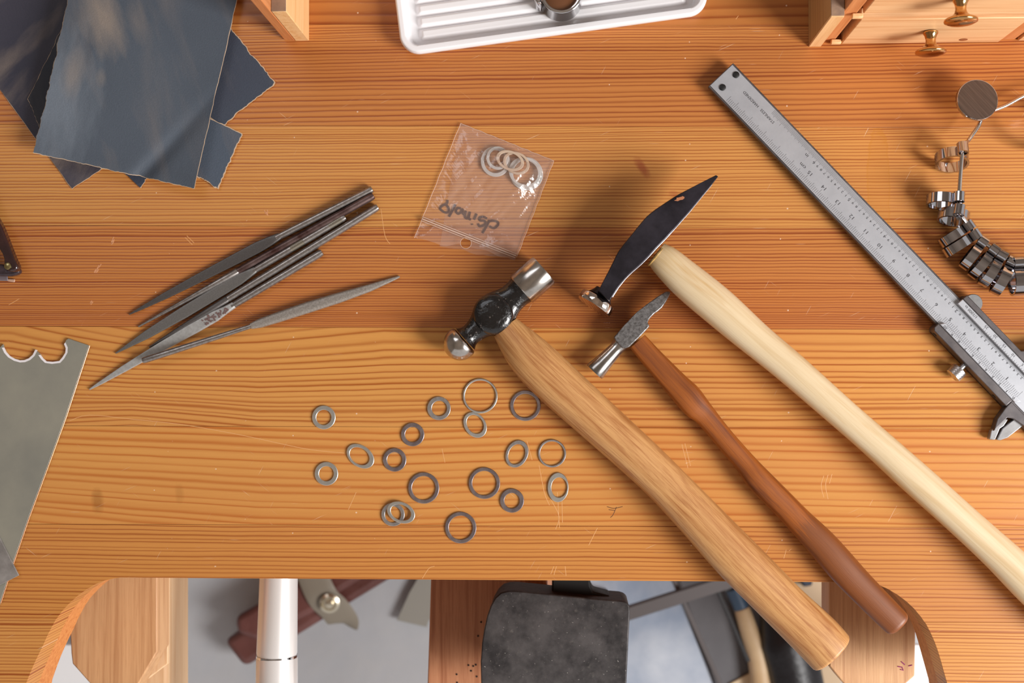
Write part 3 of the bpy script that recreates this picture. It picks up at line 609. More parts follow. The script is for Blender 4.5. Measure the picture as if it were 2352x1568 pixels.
def curlA(u, v):
    fold = math.exp(-(((u + v * .75) - 1.42) / .06) ** 2) * max(0, v - .5) * -.0040
    lift = .0045 * max(0, u + v * .75 - 1.42) * 2.0
    return .0040 + .0075 * (1 - u) ** 1.5 * (1 - .35 * v) + fold + lift + .0010 * math.exp(-((v - 1.0) / .05) ** 2) + .0012 * math.sin(u * 3.0 + .3) * (1 - v * .5) + .0010 * math.sin(v * 3.1)
sheet('largest blue-grey sandpaper sheet with torn edges on top of the pile', [(170, -60), (556, -60), (446, 432), (78, 350)], T + .0012, sand_mat('slate_sandpaper_a', lin(86, 94, 105), lin(76, 84, 95), .18, 15, 1.3, smear_and_sheen=[(150, 250, 110, 210, -.2, .55, lin(134, 143, 154)), (255, 60, 55, 110, .25, .85), (190, 180, 32, 70, -.2, .5), (330, 60, 24, 60, .25, .3), (250, 190, 14, 24, 0, .3)]), curl=curlA, jag=(1.9, .5, 1, 1.3), seed=6, n=110, edge=1.2)  # first patch paints the left side's sheen into the colour; others are smudges
# ================================================================== SMALL DRAWER CABINETS
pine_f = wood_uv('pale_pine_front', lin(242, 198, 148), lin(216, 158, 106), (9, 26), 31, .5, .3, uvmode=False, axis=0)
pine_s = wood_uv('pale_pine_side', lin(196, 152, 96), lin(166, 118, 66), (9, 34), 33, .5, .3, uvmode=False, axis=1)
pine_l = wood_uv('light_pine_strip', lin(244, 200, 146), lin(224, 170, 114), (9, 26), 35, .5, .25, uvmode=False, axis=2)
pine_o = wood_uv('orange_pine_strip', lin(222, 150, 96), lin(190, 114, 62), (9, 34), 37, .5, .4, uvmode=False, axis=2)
endg = plain('dirty_end_grain', lin(178, 142, 112), .7, 0, None, lin(120, 98, 84), 90)
brs = metal('polished_brass', lin(222, 178, 120), .13, lin(200, 150, 96), 40, .05)
fy = W(1857, 102).y
def wx(px): return W(px, 102).x
cab = thing('drawer_cabinet', 'small pale pine drawer cabinet with brass knobs at the back right', 'cabinet', (wx(2100), fy + .05, T))
D_ = .13; zS = T + .053
box('side_panel', wx(1857), wx(1885.5), fy, fy + D_, T, zS - .0006, pine_s, cab, bev=.0004)
box('side_front_edge', wx(1857.5), wx(1885), fy - .0012, fy - .0001, T, zS - .0008, pine_l, cab, bev=.0002)
box('side_top_edge', wx(1857), wx(1885), fy - .0008, fy + D_, zS - .0005, zS, endg, cab, bev=.0002)
box('inner_upright', wx(1886), wx(1917), fy + .0018, fy + D_, T, T + .092, pine_o, cab, bev=.0004)
for zz in (.001, .046):
    box('drawer_runner', wx(1906), wx(1929), fy - .0006, fy + .0016, T + zz, T + zz + .0028, pine_l, cab, bev=.0004)
box('back_panel', wx(1886), wx(2700), fy + D_ + .0002, fy + D_ + .006, T, T + .092, pine_f, cab, bev=.0004)
box('cabinet_top', wx(1886), wx(2700), fy + .002, fy + D_ + .006, T + .0922, T + .099, pine_f, cab, bev=.0006)
box('divider', wx(2297), wx(2331), fy + .0014, fy + D_, T, T + .092, pine_o, cab, bev=.0004)
knot = None
def drawer(x0, x1, z0, z1, dy, knobx):
    d = box('drawer', wx(x0), wx(x1), fy + dy, fy + dy + .006, T + z0, T + z1, pine_f, cab, bev=.0005)
    if x0 < 2200:
        box('drawer_box', wx(x0 + 6), wx(x1 - 6), fy + dy + .0061, fy + D_ - .004, T + z0 + .002, T + z1 - .006, pine_o, cab, bev=.0005)
    if knobx:
        zc = T + (z0 + z1) / 2 + (.0005 if z0 < .02 else 0)
        q = W(knobx, 152, T)
        prof = [(.0030, 0), (.0040, .0003), (.0041, .0012), (.0033, .0022), (.0028, .0038), (.0027, .0052), (.0032, .0068), (.0046, .0082), (.0070, .0092), (.0082, .0098), (.0084, .0104), (.0082, .0110), (.0066, .0117), (.0036, .0121), (.0002, .0122)]
        prof = [(r_ * .88, h_ * .97) for r_, h_ in prof]
        k = lathe('knob', prof, (q.x, fy + dy - .0001, zc), (0, -1, 0), brs, d, n=48)
    return d
drawer(1931, 2293, .0004, .0425, 0, 2108)
drawer(1931, 2293, .0460, .0900, .0020, 2107)
drawer(2336, 2690, .0004, .0425, .0006, None)
drawer(2336, 2690, .0465, .0900, .0030, None)
box('outer_side', wx(2692), wx(2700), fy, fy + D_, T, T + .092, pine_s, cab)
kn = plain('pine_knot_brown', lin(168, 98, 56), .5, 0, None, lin(130, 74, 40), 400)
kz = T + .0155
q = W(2217, 102); 
lathe('pine_knot', [(.0001, 0), (.0020, .0), (.0020, .00018), (.0001, .0002)], (q.x - .0028, fy - .0000, T + .006), (0, -1, 0), kn, cab, n=20, closed=False)
# left upright
lb = thing('wooden_upright', 'pale wooden upright end piece standing at the back between sandpaper and white tray', 'stand', W(682, 60))
yb = W(680, 94).y
box('outer_strip', W(678.5, 94).x, W(710, 94).x, yb, yb + .13, T, T + .0515, wood_uv('pale_upright', lin(246, 204, 150), lin(226, 170, 108), (9, 34), 41, .5, .3, uvmode=False, axis=1), lb, bev=.0004)
box('top_edge', W(678.5, 94).x, W(710, 94).x, yb, yb + .13, T + .0516, T + .0521, endg, lb, bev=.0002)
prism('inner_strip', [(W(652, 92).x, yb + .0006), (W(678, 92).x, yb), (W(678, 92).x, yb + .13), (W(652, 92).x, yb + .13)], T, T + .085, pine_o, lb, bev=.0006)
# ================================================================== WHITE RIDGED TRAY
trm = plain('white_plastic', lin(240, 238, 240), .32, 0, None, None, 40, .5, .2)
zt_ = T + .011; mt = mpp(zt_)
O = W(922, 126, zt_); ex = Vector((.992, .1262, 0)).normalized(); ey = Vector((-.1262, .992, 0)).normalized()
TW, TD = 718 * mt, 470 * mt; rc = 46 * mt
def sdf(u, v):
    cx, cy = u - TW / 2, v - TD / 2; qx, qy = abs(cx) - (TW / 2 - rc), abs(cy) - (TD / 2 - rc)
    return -(math.hypot(max(qx, 0), max(qy, 0)) + min(max(qx, qy), 0) - rc)    # inside distance
def sm(a, b, x):
    t_ = min(1, max(0, (x - a) / (b - a))); return t_ * t_ * (3 - 2 * t_)
def tz(u, v):
    d = sdf(u, v); rim = 20 * mt
    z = .011 * 1.0
    if d < 5 * mt: z = .011 - .0026 * (1 - math.sqrt(max(0, 1 - (1 - d / (5 * mt)) ** 2)))
    z -= .0068 * sm(15 * mt, 27 * mt, d) 
    p = 29.2 * mt
    reg = sm(42 * mt, 56 * mt, min(u, TW - u)) * sm(30 * mt, 36 * mt, min(v, TD - v))
    ph = ((v - 33 * mt) / p) % 1.0
    prof = sm(0, .28, ph) * (1 - sm(.72, 1.0, ph))
    z += .0028 * prof * reg
    return z
nu, nv = 300, 210; gv = []; gf = []
for j in range(nv + 1):
    for i in range(nu + 1):
        u0, v0 = TW * i / nu, TD * j / nv
        # pull border points onto the rounded outline
        d = sdf(u0, v0)
        if d < 0:
            cx = min(max(u0, rc), TW - rc); cy = min(max(v0, rc), TD - rc); dx, dy = u0 - cx, v0 - cy; l = math.hypot(dx, dy); u0, v0 = cx + dx / l * rc, cy + dy / l * rc
        gv.append(O + ex * u0 + ey * v0 + Vector((0, 0, tz(u0, v0) - .011)))
for j in range(nv):
    for i in range(nu): a = j * (nu + 1) + i; gf.append([a, a + 1, a + nu + 2, a + nu + 1])
tray = thing('ridged_tray', 'shallow white plastic tray with parallel ridges at the back edge', 'tray', W(1270, -60))
link('tray_body', gv, gf, trm, tray, smooth=True)
# outer skirt of the rim
sk = []; NS = 160
def outline(k):
    per = []; 
    return per
out = []
for (cx, cy, a0) in [(rc, rc, 180), (TW - rc, rc, 270), (TW - rc, TD - rc, 0), (rc, TD - rc, 90)]:
    for s_ in range(13):
        a = math.radians(a0 + 90 * s_ / 12); out.append((cx + rc * math.cos(a), cy + rc * math.sin(a)))
v = []; f = []; n_ = len(out)
def shr(p, k): return (TW / 2 + (p[0] - TW / 2) * (1 - k / TW * 2), TD / 2 + (p[1] - TD / 2) * (1 - k / TD * 2))
for (k, z) in [(0, .0084), (0, .0070), (.0022, .0002), (.0035, .0002), (.0035, .0040)]:
    for p in out: a, b = shr(p, k); v.append(O + ex * a + ey * b + Vector((0, 0, z - .011)))
for r_ in range(4):
    for k in range(n_): k2 = (k + 1) % n_; f.append([r_ * n_ + k, r_ * n_ + k2, (r_ + 1) * n_ + k2, (r_ + 1) * n_ + k])
link('tray_skirt', v, f, trm, tray, smooth=True)
# loupe standing in the tray
zr = T + .0076
lo_c = W(1290, 4, zr); 
lp = thing('loupe', 'round chrome loupe with a glass top painted in a brown reflection standing on the white tray', 'loupe', lo_c)
lathe('chrome_barrel', [(.0098, 0), (.0102, .0004), (.0102, .0138), (.0104, .0142), (.0104, .0154), (.0099, .0158), (.0093, .0158), (.0092, .0144), (.0086, .0143), (.0086, .0004)], lo_c, (0, 0, 1), chrome, lp, n=64, closed=True)
gl = NT('lens_brown_reflection'); gl.set(Base_Color=lin(120, 76, 48), Roughness=.12, Metallic=.3); gl.b.inputs['Coat Weight'].default_value = 1  # brown reflection in the glass, put into its base colour
lathe('lens', [(.0085, 0), (.0085, .001), (.006, .0019), (.003, .0024), (.0001, .0026)], lo_c + Vector((0, 0, .0122)), (0, 0, 1), gl.m, lp, n=48)
q = lo_c + Vector((-.0112, -.001, .0004))
prism('hinge_tab', [(q.x - .0030, q.y + .003), (q.x - .0026, q.y - .0015), (q.x - .0006, q.y - .0042), (q.x + .0016, q.y - .0042), (q.x + .0007, q.y - .002), (q.x + .0006, q.y + .004)], q.z, q.z + .0142, chrome, lp, bev=.0008)
# ================================================================== CALIPER
cal_top = metal('satin_chrome_scale', lin(196, 198, 204), .42, lin(184, 186, 192), 90, .06, metallic=.55)
cal_side = metal('dark_ground_steel', lin(120, 114, 114), .42, lin(92, 88, 90), 120, .1, metallic=.7)
cal_jaw = metal('bright_ground_jaw', lin(190, 190, 192), .35, lin(160, 158, 158), 160, .1, metallic=.7)
ink = plain('engraved_black', lin(48, 46, 50), .6)
zb0, zb1 = T + .0034, T + .0072
c15 = W(1862, 396, zb1); du = Vector((.684, -.7295, 0)).normalized(); dv = Vector((.7295, .684, 0)).normalized()
# s = mm from the zero mark (towards the far end), q = mm across; q positive = upper right edge
p_r = W(1687, 147, zb1); p_l = W(1636, 184, zb1)
qr = (p_r - c15).dot(dv) * 1000; S_END = 150 - (((p_r + p_l) / 2) - c15).dot(du) * 1000
ql = (W(1790, 368, zb1) - c15).dot(dv) * 1000
def CP(s, q, z): return c15 + du * ((150 - s) / 1000) + dv * (q / 1000) + Vector((0, 0, z - zb1))
def cpr(name, sq, z0, z1, mat, parent, bev=.0003): return prism(name, [(CP(s, q, z1).x, CP(s, q, z1).y) for s, q in sq], z0, z1, mat, parent, bev=bev)
cal = thing('vernier_caliper', 'steel vernier caliper with engraved scales lying diagonally beside the ring sizer', 'caliper', CP(60, 0, T))
QB, QT = ql, qr       # beam edges
cpr('main_bar', [(-26, QB), (S_END, QB), (S_END, QT), (-26, QT)], zb0, zb1 - .0004, cal_side, cal, .0003)
cpr('scale_face', [(-26, QB + .9), (S_END - .4, QB + .9), (S_END - .4, QT - 1.0), (-26, QT - 1.0)], zb1 - .00035, zb1, cal_top, cal, .0001)
for (x, y) in [(1690.5, 172), (1659.5, 201)]:
    lathe('stop_screw', [(.0016, 0), (.0017, .00035), (.0012, .0006), (.0001, .0006)], W(x, y, zb1), (0, 0, 1), plain('black_screw', lin(20, 19, 20), .5), cal, n=20)
# slider
zs1 = T + .0095; zs0 = T + .0006
sA = 150 - (W(2146, 752, zs1) - c15).dot(du) * 1000; sB = 150 - (W(2308, 936, zs1) - c15).dot(du) * 1000
qlo = (W(2146, 752, zs1) - c15).dot(dv) * 1000; qlo2 = (W(2308, 936, zs1) - c15).dot(dv) * 1000; qlo = (qlo + qlo2) / 2
sT = 150 - (W(2222, 677, zs1) - c15).dot(du) * 1000; qhi = (W(2222, 677, zs1) - c15).dot(dv) * 1000
sU = 150 - (W(2196, 700, zs1) - c15).dot(du) * 1000
m1 = QB + 1.4; m2 = QT - 3.4
cpr('lower_slider_bar', [(sB, qlo), (sA - 1.2, qlo), (sA, qlo + 1.2), (sA, m1 - .9), (sB, m1 - .9)], zs0, zs1 - .0002, cal_side, cal, .0004)
cpr('lower_vernier_plate', [(sB - 1.5, m1 - .8), (sA - .6, m1 - .8), (sA - 2.2, m1 + 1.8), (sB - 3.3, m1 + 1.8)], zb1 + .0002, zs1 - .0002, cal_top, cal, .0003)
sN = 150 - (W(2346, 806, zs1) - c15).dot(du) * 1000
cpr('upper_slider_bar', [(-30, m2 + 3.6), (-30, qhi + 14), (sN - 8, qhi + 14), (sN - 1, qhi + 1.2), (sN, qhi), (sT, qhi), (sT, m2 + 3.6)], zs0, zs1 - .0002, cal_side, cal, .0004)
cpr('upper_vernier_plate', [(-30, m2), (-30, m2 + 3.55), (sT, m2 + 3.55), (sT + .1, m2 + .1)], zb1 + .0002, zs1 - .0002, cal_top, cal, .0003)
cpr('slider_back', [(-30, qlo), (sA - 1, qlo), (sT - 1, qhi), (-30, qhi)], zs0 - .0002, zb0 - .0002, cal_side, cal, .0003)
# thumb roller on the upper side
q = CP(sT - 5.2, qhi - .4, T + .0040)
lathe('thumb_roller', [(.0001, 0), (.0044, 0), (.0046, .0004), (.0046, .0040), (.0043, .0045), (.0001, .0045)], q, (0, 0, 1), metal('dull_roller', lin(178, 178, 180), .4, lin(150, 150, 150), 200, .1), cal, n=40)
# knurled locking screw
q0 = W(2216, 838, T + .005); q1 = W(2188, 862, T + .0052)
kd = -dv
base_ = CP(150 - (W(2206, 846, T + .005) - c15).dot(du) * 1000, qlo, T + .0052)
lk = link('lock_screw_stem', *lathe_data([(.0013, .0), (.0013, .0032)], base_, kd, 16), cal_jaw, cal, smooth=True)
kv = []; kf = []; NK, NL = 60, 22; a_, e1, e2 = frame_of(kd)
for i in range(NL + 1):
    h = .0030 + .0050 * i / NL
    for k in range(NK):
        t_ = 2 * math.pi * k / NK; dia = abs(((k / NK * 20 + i / NL * 4) % 1) - .5) + abs(((k / NK * 20 - i / NL * 4) % 1) - .5)
        r_ = (.0040 + (.00035 * (dia - .5) if 2 < i < NL - 2 else 0)) * (1 - (.12 if i in (0, NL) else 0)); kv.append(base_ + a_ * h + (e1 * math.cos(t_) + e2 * math.sin(t_)) * r_)
for i in range(NL):
    for k in range(NK): k2 = (k + 1) % NK; kf.append([i * NK + k, i * NK + k2, (i + 1) * NK + k2, (i + 1) * NK + k])
kf.append(list(range(NK))); kf.append([NL * NK + k for k in range(NK)][::-1])
link('knurled_lock_screw', kv, kf, metal('knurled_steel', lin(200, 196, 196), .3), cal, smooth=True)
for s_ in (sA - 3.5, sB + 6.5):
    lathe('side_screw', [(.0011, 0), (.0011, .0003), (.0001, .0003)], CP(s_, qlo, T + .0048), kd, plain('screw_slot_dark', lin(40, 36, 36), .5), cal, n=16)
# lower jaw
def jp(name, pix, z0, z1, mat, bev=.0004): return prism(name, [(W(x, y, z1).x, W(x, y, z1).y) for x, y in pix], z0, z1, mat, cal, bev=bev)
jp('jaw_base', [(2309, 937), (2338, 906), (2420, 990), (2420, 1040), (2352, 978), (2327, 961), (2314, 959), (2295, 978), (2283, 990), (2291, 962)], T + .0008, T + .0066, cal_side)
jp('jaw_blade', [(2272, 1009), (2277, 989), (2309, 961), (2316, 963), (2306, 978), (2297, 984), (2286, 1010)], T + .0010, T + .0048, cal_jaw)
jp('jaw_blade', [(2289, 1010), (2298, 1011), (2315, 1005), (2352, 976), (2350, 973), (2330, 962), (2322, 968), (2303, 984)], T + .0010, T + .0044, cal_jaw)
# engraved marks
mv = []; mf = []
def tick(s, q0, q1, z, w_=.11):
    b = len(mv)
    for (a, c_) in ((s - w_ / 2, q0), (s + w_ / 2, q0), (s + w_ / 2, q1), (s - w_ / 2, q1)): mv.append(CP(a, c_, z + .00003))
    mf.append([b, b + 1, b + 2, b + 3])
def addtext(txt, s, q, z, size, sx=1.0, bold=False):
    c_ = bpy.data.curves.new('tmp', 'FONT'); c_.body = txt; c_.size = size / 1000; c_.align_x = 'CENTER'; c_.align_y = 'CENTER'; c_.offset = 0.0
    c_.resolution_u = 2; o = bpy.data.objects.new('tmp', c_); COL.objects.link(o)
    dg = bpy.context.evaluated_depsgraph_get(); me = o.evaluated_get(dg).to_mesh(); b = len(mv); c0 = CP(s, q, z + .00004)
    for vt in me.vertices: mv.append(c0 - du * vt.co.x * sx - dv * vt.co.y)
    for p in me.polygons: mf.append([b + i for i in p.vertices])
    o.evaluated_get(dg).to_mesh_clear(); bpy.data.objects.remove(o); bpy.data.curves.remove(c_)
S0 = 0.0
for i in range(int(sA) + 1, 206):
    l = 4.0 if i % 10 == 0 else (3.4 if i % 5 == 0 else 2.5)
    tick(i, QB + 1.3, QB + 1.3 + l, zb1)
for i in range(0, int(sA) + 1):
    l = 6.6 if i % 10 == 0 else (5.8 if i % 5 == 0 else 4.9)
    tick(i, QB + 3.2, QB + 3.2 + l - 2.2, zb1)
kmax = int(186 / .635)
for k in range(0, kmax):
    s_ = k * .635
    lower = s_ < sU
    q1 = QT - (3.5 if lower else 1.2); l = (3.2 if k % 4 == 0 else 2.6) - (1.0 if lower else 0)
    if k % 40 == 0: l += .8
    tick(s_, q1 - l, q1, zb1, .10)
for n_ in range(1, 16): addtext(str(n_), n_ * 10 - .2, QB + 6.6, zb1, 2.5, 1.25)
addtext('cm', 155.2, QB + 6.6, zb1, 2.5, 1.25); addtext('in', 157.6, QT - 5.6, zb1, 2.4, 1.2)
for k in range(1, 61):
    if k % 10: addtext(str(k % 10), k * 2.54 + .1, QT - 5.4, zb1, 1.7, 1.3)
    else: addtext(str(k // 10), k * 2.54 + .1, QT - 5.6, zb1, 2.1, 1.3)
addtext('STAINLESS   HARDENED', 191.5, QT - 6.2, zb1, 2.0, 1.02)
zv = zs1 - .0002
for k in range(0, 51):
    s_ = 1.0 + k * (sA - 5.0) / 50; l = 2.3 if k % 5 == 0 else 1.7
    tick(s_, m1 + 1.8 - l, m1 + 1.75, zv, .10)
    if k % 5 == 0: addtext(str(k // 5), s_ + .2, m1 - .05 + (.2), zv, 1.9, 1.2)
for k in range(0, 26):
    s_ = 4.0 + k * 1.27; l = 1.7 if k % 5 else 2.3
    if k < 30: tick(s_, m2 + .05, m2 + l * .62, zv, .11)
    if k % 5 == 0: addtext(str(k), s_ - .3, m2 + 2.4, zv, 1.9, 1.15)
addtext('1/1000 in', sT - 7.4, m2 + 2.2, zv, 2.1, 1.05)
link('engraved_scale', mv, mf, ink, cal)
# ================================================================== RING SIZER
ringm = metal('mirror_steel', lin(188, 186, 190), .07)
rs = thing('ring_sizer', 'chain of polished steel ring gauges on a wire loop at the right edge', 'ring sizer', W(2250, 450))
gauges = [  # eyelet px, ring centre px, R px, axis px dir, axis lift
    ((2208, 354), (2186, 367), 36, (.05, -1), .42, 27), ((2195, 448), (2163, 461), 33, (.10, -1), .16, 24), ((2203, 485), (2190, 498), 34, (.22, -1), .2, 25),
    ((2221, 521), (2190, 541), 31, (-.55, -.835), .06, 22), ((2235, 541), (2202, 562), 33, (-.54, -.84), .04, 23),
    ((2257, 560), (2230, 589), 31, (-.8, -.6), .12, 22), ((2278, 575), (2252, 609), 33, (-.78, -.62), .10, 22), ((2301, 591), (2275, 623), 34, (-.85, -.52), .08, 23),
    ((2326, 604), (2300, 643), 35, (-.88, -.47), .14, 24), ((2351, 603), (2337, 641), 34, (-.99, .05), .05, 26), ((2380, 598), (2366, 642), 36, (-.98, .2), .1, 26)]
mz = mpp(T + .01); eyz = []
for gi, (e, c_, R, ax, lift, wd) in enumerate(gauges):
    vx, vy = c_[0] - e[0], c_[1] - e[1]; ll = math.hypot(vx, vy); R += 1; need = R + 8.5; k_ = max(1, need / ll) if gi > 2 else 1; c_ = (e[0] + vx * k_, e[1] + vy * k_)
    r_o = R * mz; wdt = wd * mz * .92; re = 12.5 * mz; th = .0011
    a = Vector((ax[0], -ax[1], 0)).normalized(); a = (a + Vector((0, 0, -lift))).normalized()
    zc = T + r_o * math.sqrt(max(0, 1 - a.z * a.z)) + abs(a.z) * wdt / 2 + .0004
    ctr = W(c_[0], c_[1], zc); sgn = 1
    prof = [(r_o, -wdt / 2), (r_o, wdt / 2), (r_o - th, wdt / 2), (r_o - th, -wdt / 2)]
    gname = lathe('ring_gauge', prof, ctr, a, ringm, rs, n=72, closed=True)
    # eyelet sits on the band: direction perpendicular to the axis, up and towards the wire
    ew = W(e[0], e[1], zc); d = ew - ctr; d = d - a * d.dot(a); dh = min(d.length, (r_o + re) * .98); dn = d.normalized(); up = a.cross(dn).normalized()
    if up.z < 0: up = -up
    L_ = r_o + re * .93; ec = ctr + dn * dh + up * math.sqrt(max(0, L_ * L_ - dh * dh))
    prof = [(re, -wdt / 2), (re, wdt / 2), (re - .0008, wdt / 2), (re - .0008, -wdt / 2)]
    lathe('eyelet', prof, ec, a, ringm, gname, n=40, closed=True); eyz.append(ec)
wp = [W(2262, 262, T + .010), W(2247, 290, T + .011), W(2224, 323, T + .0125)] + eyz + [W(2440, 600, T + .012), W(2520, 480, T + .010), W(2520, 330, T + .008), W(2440, 215, T + .007), W(2396, 207, T + .008), W(2352, 220, T + .008), W(2308, 243, T + .0085)]
tube('wire_loop', catmull(wp, 8, closed=True), .0010, metal('wire_steel', lin(214, 208, 204), .16), rs, n=12, closed=True)
dt = NT('brushed_dark_disc'); nz = dt.noise(dt.coord2(scale=(40, 1200, 40), rot=.85), 1, 4, .6)
dt.L(dt.mix(nz, lin(58, 48, 44), lin(124, 108, 98)), dt.b.inputs['Base Color']); dt.set(Metallic=.7, Roughness=.42)
dc = W(2241, 232, T + .0125); da = Vector((.07, .09, 1)).normalized()
gd = lathe('tag_disc', [(.0001, 0), (.0100, 0), (.0102, .0003), (.0102, .0022), (.0100, .0025), (.0001, .0025)], dc, da, ringm, rs, n=64)
lathe('disc_face', [(.0001, 0), (.0098, 0), (.0098, .00006), (.0001, .00006)], dc + da * .00252, da, dt.m, gd, n=64)
big = lathe('ring_gauge', [(.0108, -.0025), (.0108, .0025), (.0097, .0025), (.0097, -.0025)], W(2391, 301, T + .0092), (.90, -.1, 1.0), ringm, rs, n=72, closed=True)
lathe('eyelet', [(.0028, -.0025), (.0028, .0025), (.0020, .0025), (.0020, -.0025)], W(2430, 262, T + .0092), (.90, -.1, 1.0), ringm, big, n=32, closed=True)
# ================================================================== FILES
fdark = metal('dark_file_steel', lin(100, 96, 94), .42, lin(90, 85, 83), 1500, .12, (900, .00006), metallic=.6)
fgrey = metal('grey_file_steel', lin(128, 125, 122), .42, lin(116, 113, 110), 1500, .12, (900, .00006), metallic=.6)
fpale = metal('pale_file_steel', lin(186, 186, 184), .4, lin(168, 166, 164), 600, .1, (900, .00005), metallic=.4)
frod = metal('file_shank_steel', lin(166, 160, 156), .28, lin(136, 128, 124), 500, .1, metallic=.8)
frust = metal('rusty_shank', lin(120, 100, 96), .36, lin(70, 44, 40), 110, .1, metallic=.7)
def pts(P, prof):
    """P: two or more px points; prof: (t, z, hw, hz_mm, sq)"""
    R = []; A = [Vector((p[0], p[1], 0)) for p in P]; L = [0]
    for a, b in zip(A, A[1:]): L.append(L[-1] + (b - a).length)
    for (t_, z, hw, hz, sq) in prof:
        s = t_ * L[-1]; j = 0
        while j < len(L) - 2 and L[j + 1] < s: j += 1
        q_ = A[j].lerp(A[j + 1], (s - L[j]) / max(1e-9, L[j + 1] - L[j])); R.append((q_.x, q_.y, T + z / 1000, hw, hz / 1000, sq))
    return R
def file_(label, P, blade, shank, bm_, sm_):
    b = W(*P[0], T); t_ = thing('needle_file', label, 'file', b, 'needle files lying in a bunch')
    e_ = blade[-1] if blade[-1][2] > 4 else None
    if e_: blade = blade + [(e_[0] + .012, e_[1], e_[2] * .5, e_[3] * .4, 2)]
    e0 = shank[0]
    loft('blade', pts(P, blade), bm_, t_, n=24, sub=1); loft('shank', pts(P, shank), sm_, t_, n=20, sub=1); return t_
file_('dark flat needle file, uppermost of the bunch', [(297, 722), (629, 549), (855, 434)],
      [(0, .7, 1, .4, 5), (.04, .9, 3.5, .6, 5), (.15, 1.0, 8, .7, 6), (.3, 1.1, 11, .8, 6), (.45, 1.3, 13, .9, 6), (.53, 1.5, 13.5, 1.0, 6), (.58, 1.7, 11.5, 1.2, 4), (.62, 2.0, 8, 1.5, 3)],
      [(.605, 2.0, 7.5, 1.45, 2.2), (.64, 2.0, 8.3, 1.8, 2), (.8, 2.1, 8.8, 1.9, 2), (.99, 2.3, 8.8, 1.9, 2), (1, 2.3, 7.5, 1.6, 2)], fdark, frod)
file_('slim round needle file with a bright tip, second from the top', [(318, 750), (560, 615), (858, 449)],
      [(0, .8, 2.0, .4, 2), (.1, 1.0, 4.0, .9, 2), (.3, 1.6, 7.0, 1.5, 2), (.42, 1.8, 8.5, 1.7, 2)],
      [(.425, 1.8, 8.3, 1.7, 2), (.6, 2.2, 8.6, 1.9, 2), (.8, 2.6, 8.8, 1.9, 2), (.99, 2.9, 9, 1.9, 2), (1, 2.9, 7.5, 1.6, 2)], frod, frust)
f3 = file_('broad flat grey needle file with knurled shank, third from the top', [(266, 811), (560, 635), (793, 498)],
      [(0, .7, 1.2, .4, 5), (.04, .8, 4, .6, 5), (.14, 1.0, 10, .8, 6), (.3, 1.1, 14, .9, 6), (.45, 1.2, 14.5, 1.0, 6), (.54, 1.4, 13.5, 1.0, 6), (.575, 1.6, 10.5, 1.2, 4), (.61, 1.9, 7.6, 1.5, 3)],
      [(.60, 1.9, 7.4, 1.45, 2.2), (.64, 2.0, 8.2, 1.8, 2), (.99, 2.2, 8.8, 1.9, 2), (1, 2.2, 7.4, 1.6, 2)], fgrey, frod)
# knurl bands on that shank
def knurl(P, t0, t1, parent):
    A = pts(P, [(t0, 2.1, 0, 0, 2), (t1, 2.2, 0, 0, 2)]); p, q_ = W(A[0][0], A[0][1], A[0][2]), W(A[1][0], A[1][1], A[1][2]); ax = (q_ - p); L = ax.length; a, e1, e2 = frame_of(ax); nl, nk = 36, 48; v = []; f = []
    for i in range(nl + 1):
        for k in range(nk):
            th = 2 * math.pi * k / nk; dd = abs(((k / nk * 16 + i / nl * 8) % 1) - .5) + abs(((k / nk * 16 - i / nl * 8) % 1) - .5)
            r = 8.6 * mpp(T) + .00028 * (dd - .3); v.append(p + a * (L * i / nl) + (e1 * math.cos(th) + e2 * math.sin(th)) * r)
    for i in range(nl):
        for k in range(nk): k2 = (k + 1) % nk; f.append([i * nk + k, i * nk + k2, (i + 1) * nk + k2, (i + 1) * nk + k])
    link('knurled_band', v, f, metal('knurl_olive', lin(150, 142, 128), .4), parent, smooth=True)
P3 = [(266, 811), (560, 635), (793, 498)]
knurl(P3, .765, .82, f3); knurl(P3, .93, .985, f3)
file_('thin round needle file with dark tip, fourth from the top', [(343, 797), (560, 664), (868, 475)],
      [(0, .8, 1.6, .4, 2), (.08, 1.0, 4, .9, 2), (.22, 1.5, 7.0, 1.5, 2.4), (.34, 1.8, 8.4, 1.7, 2.4)],
      [(.345, 1.8, 8.2, 1.7, 2), (.5, 2.0, 8.6, 1.8, 2), (.8, 2.2, 8.8, 1.9, 2), (.99, 2.4, 8.8, 1.9, 2), (1, 2.4, 7.2, 1.6, 2)], fdark, frod)
f5 = file_('pale flat needle file with rust spots where blade meets shank', [(206, 894), (327, 821), (499, 723), (740, 579)],
      [(0, .8, 1.5, .4, 5), (.04, .9, 4, .6, 5), (.15, 1.1, 8, .8, 6), (.3, 1.2, 11, .9, 6), (.45, 1.3, 13.5, 1.0, 6), (.54, 1.5, 13, 1.1, 5), (.585, 1.7, 9.5, 1.4, 3), (.62, 1.9, 8, 1.6, 2.4)],
      [(.61, 1.9, 7.6, 1.55, 2.2), (.65, 2.0, 8.2, 1.8, 2), (.985, 2.1, 9, 1.9, 2), (1, 2.1, 7.4, 1.6, 2)], fpale, frod)
v = []; f = []; rnd = random.Random(3)
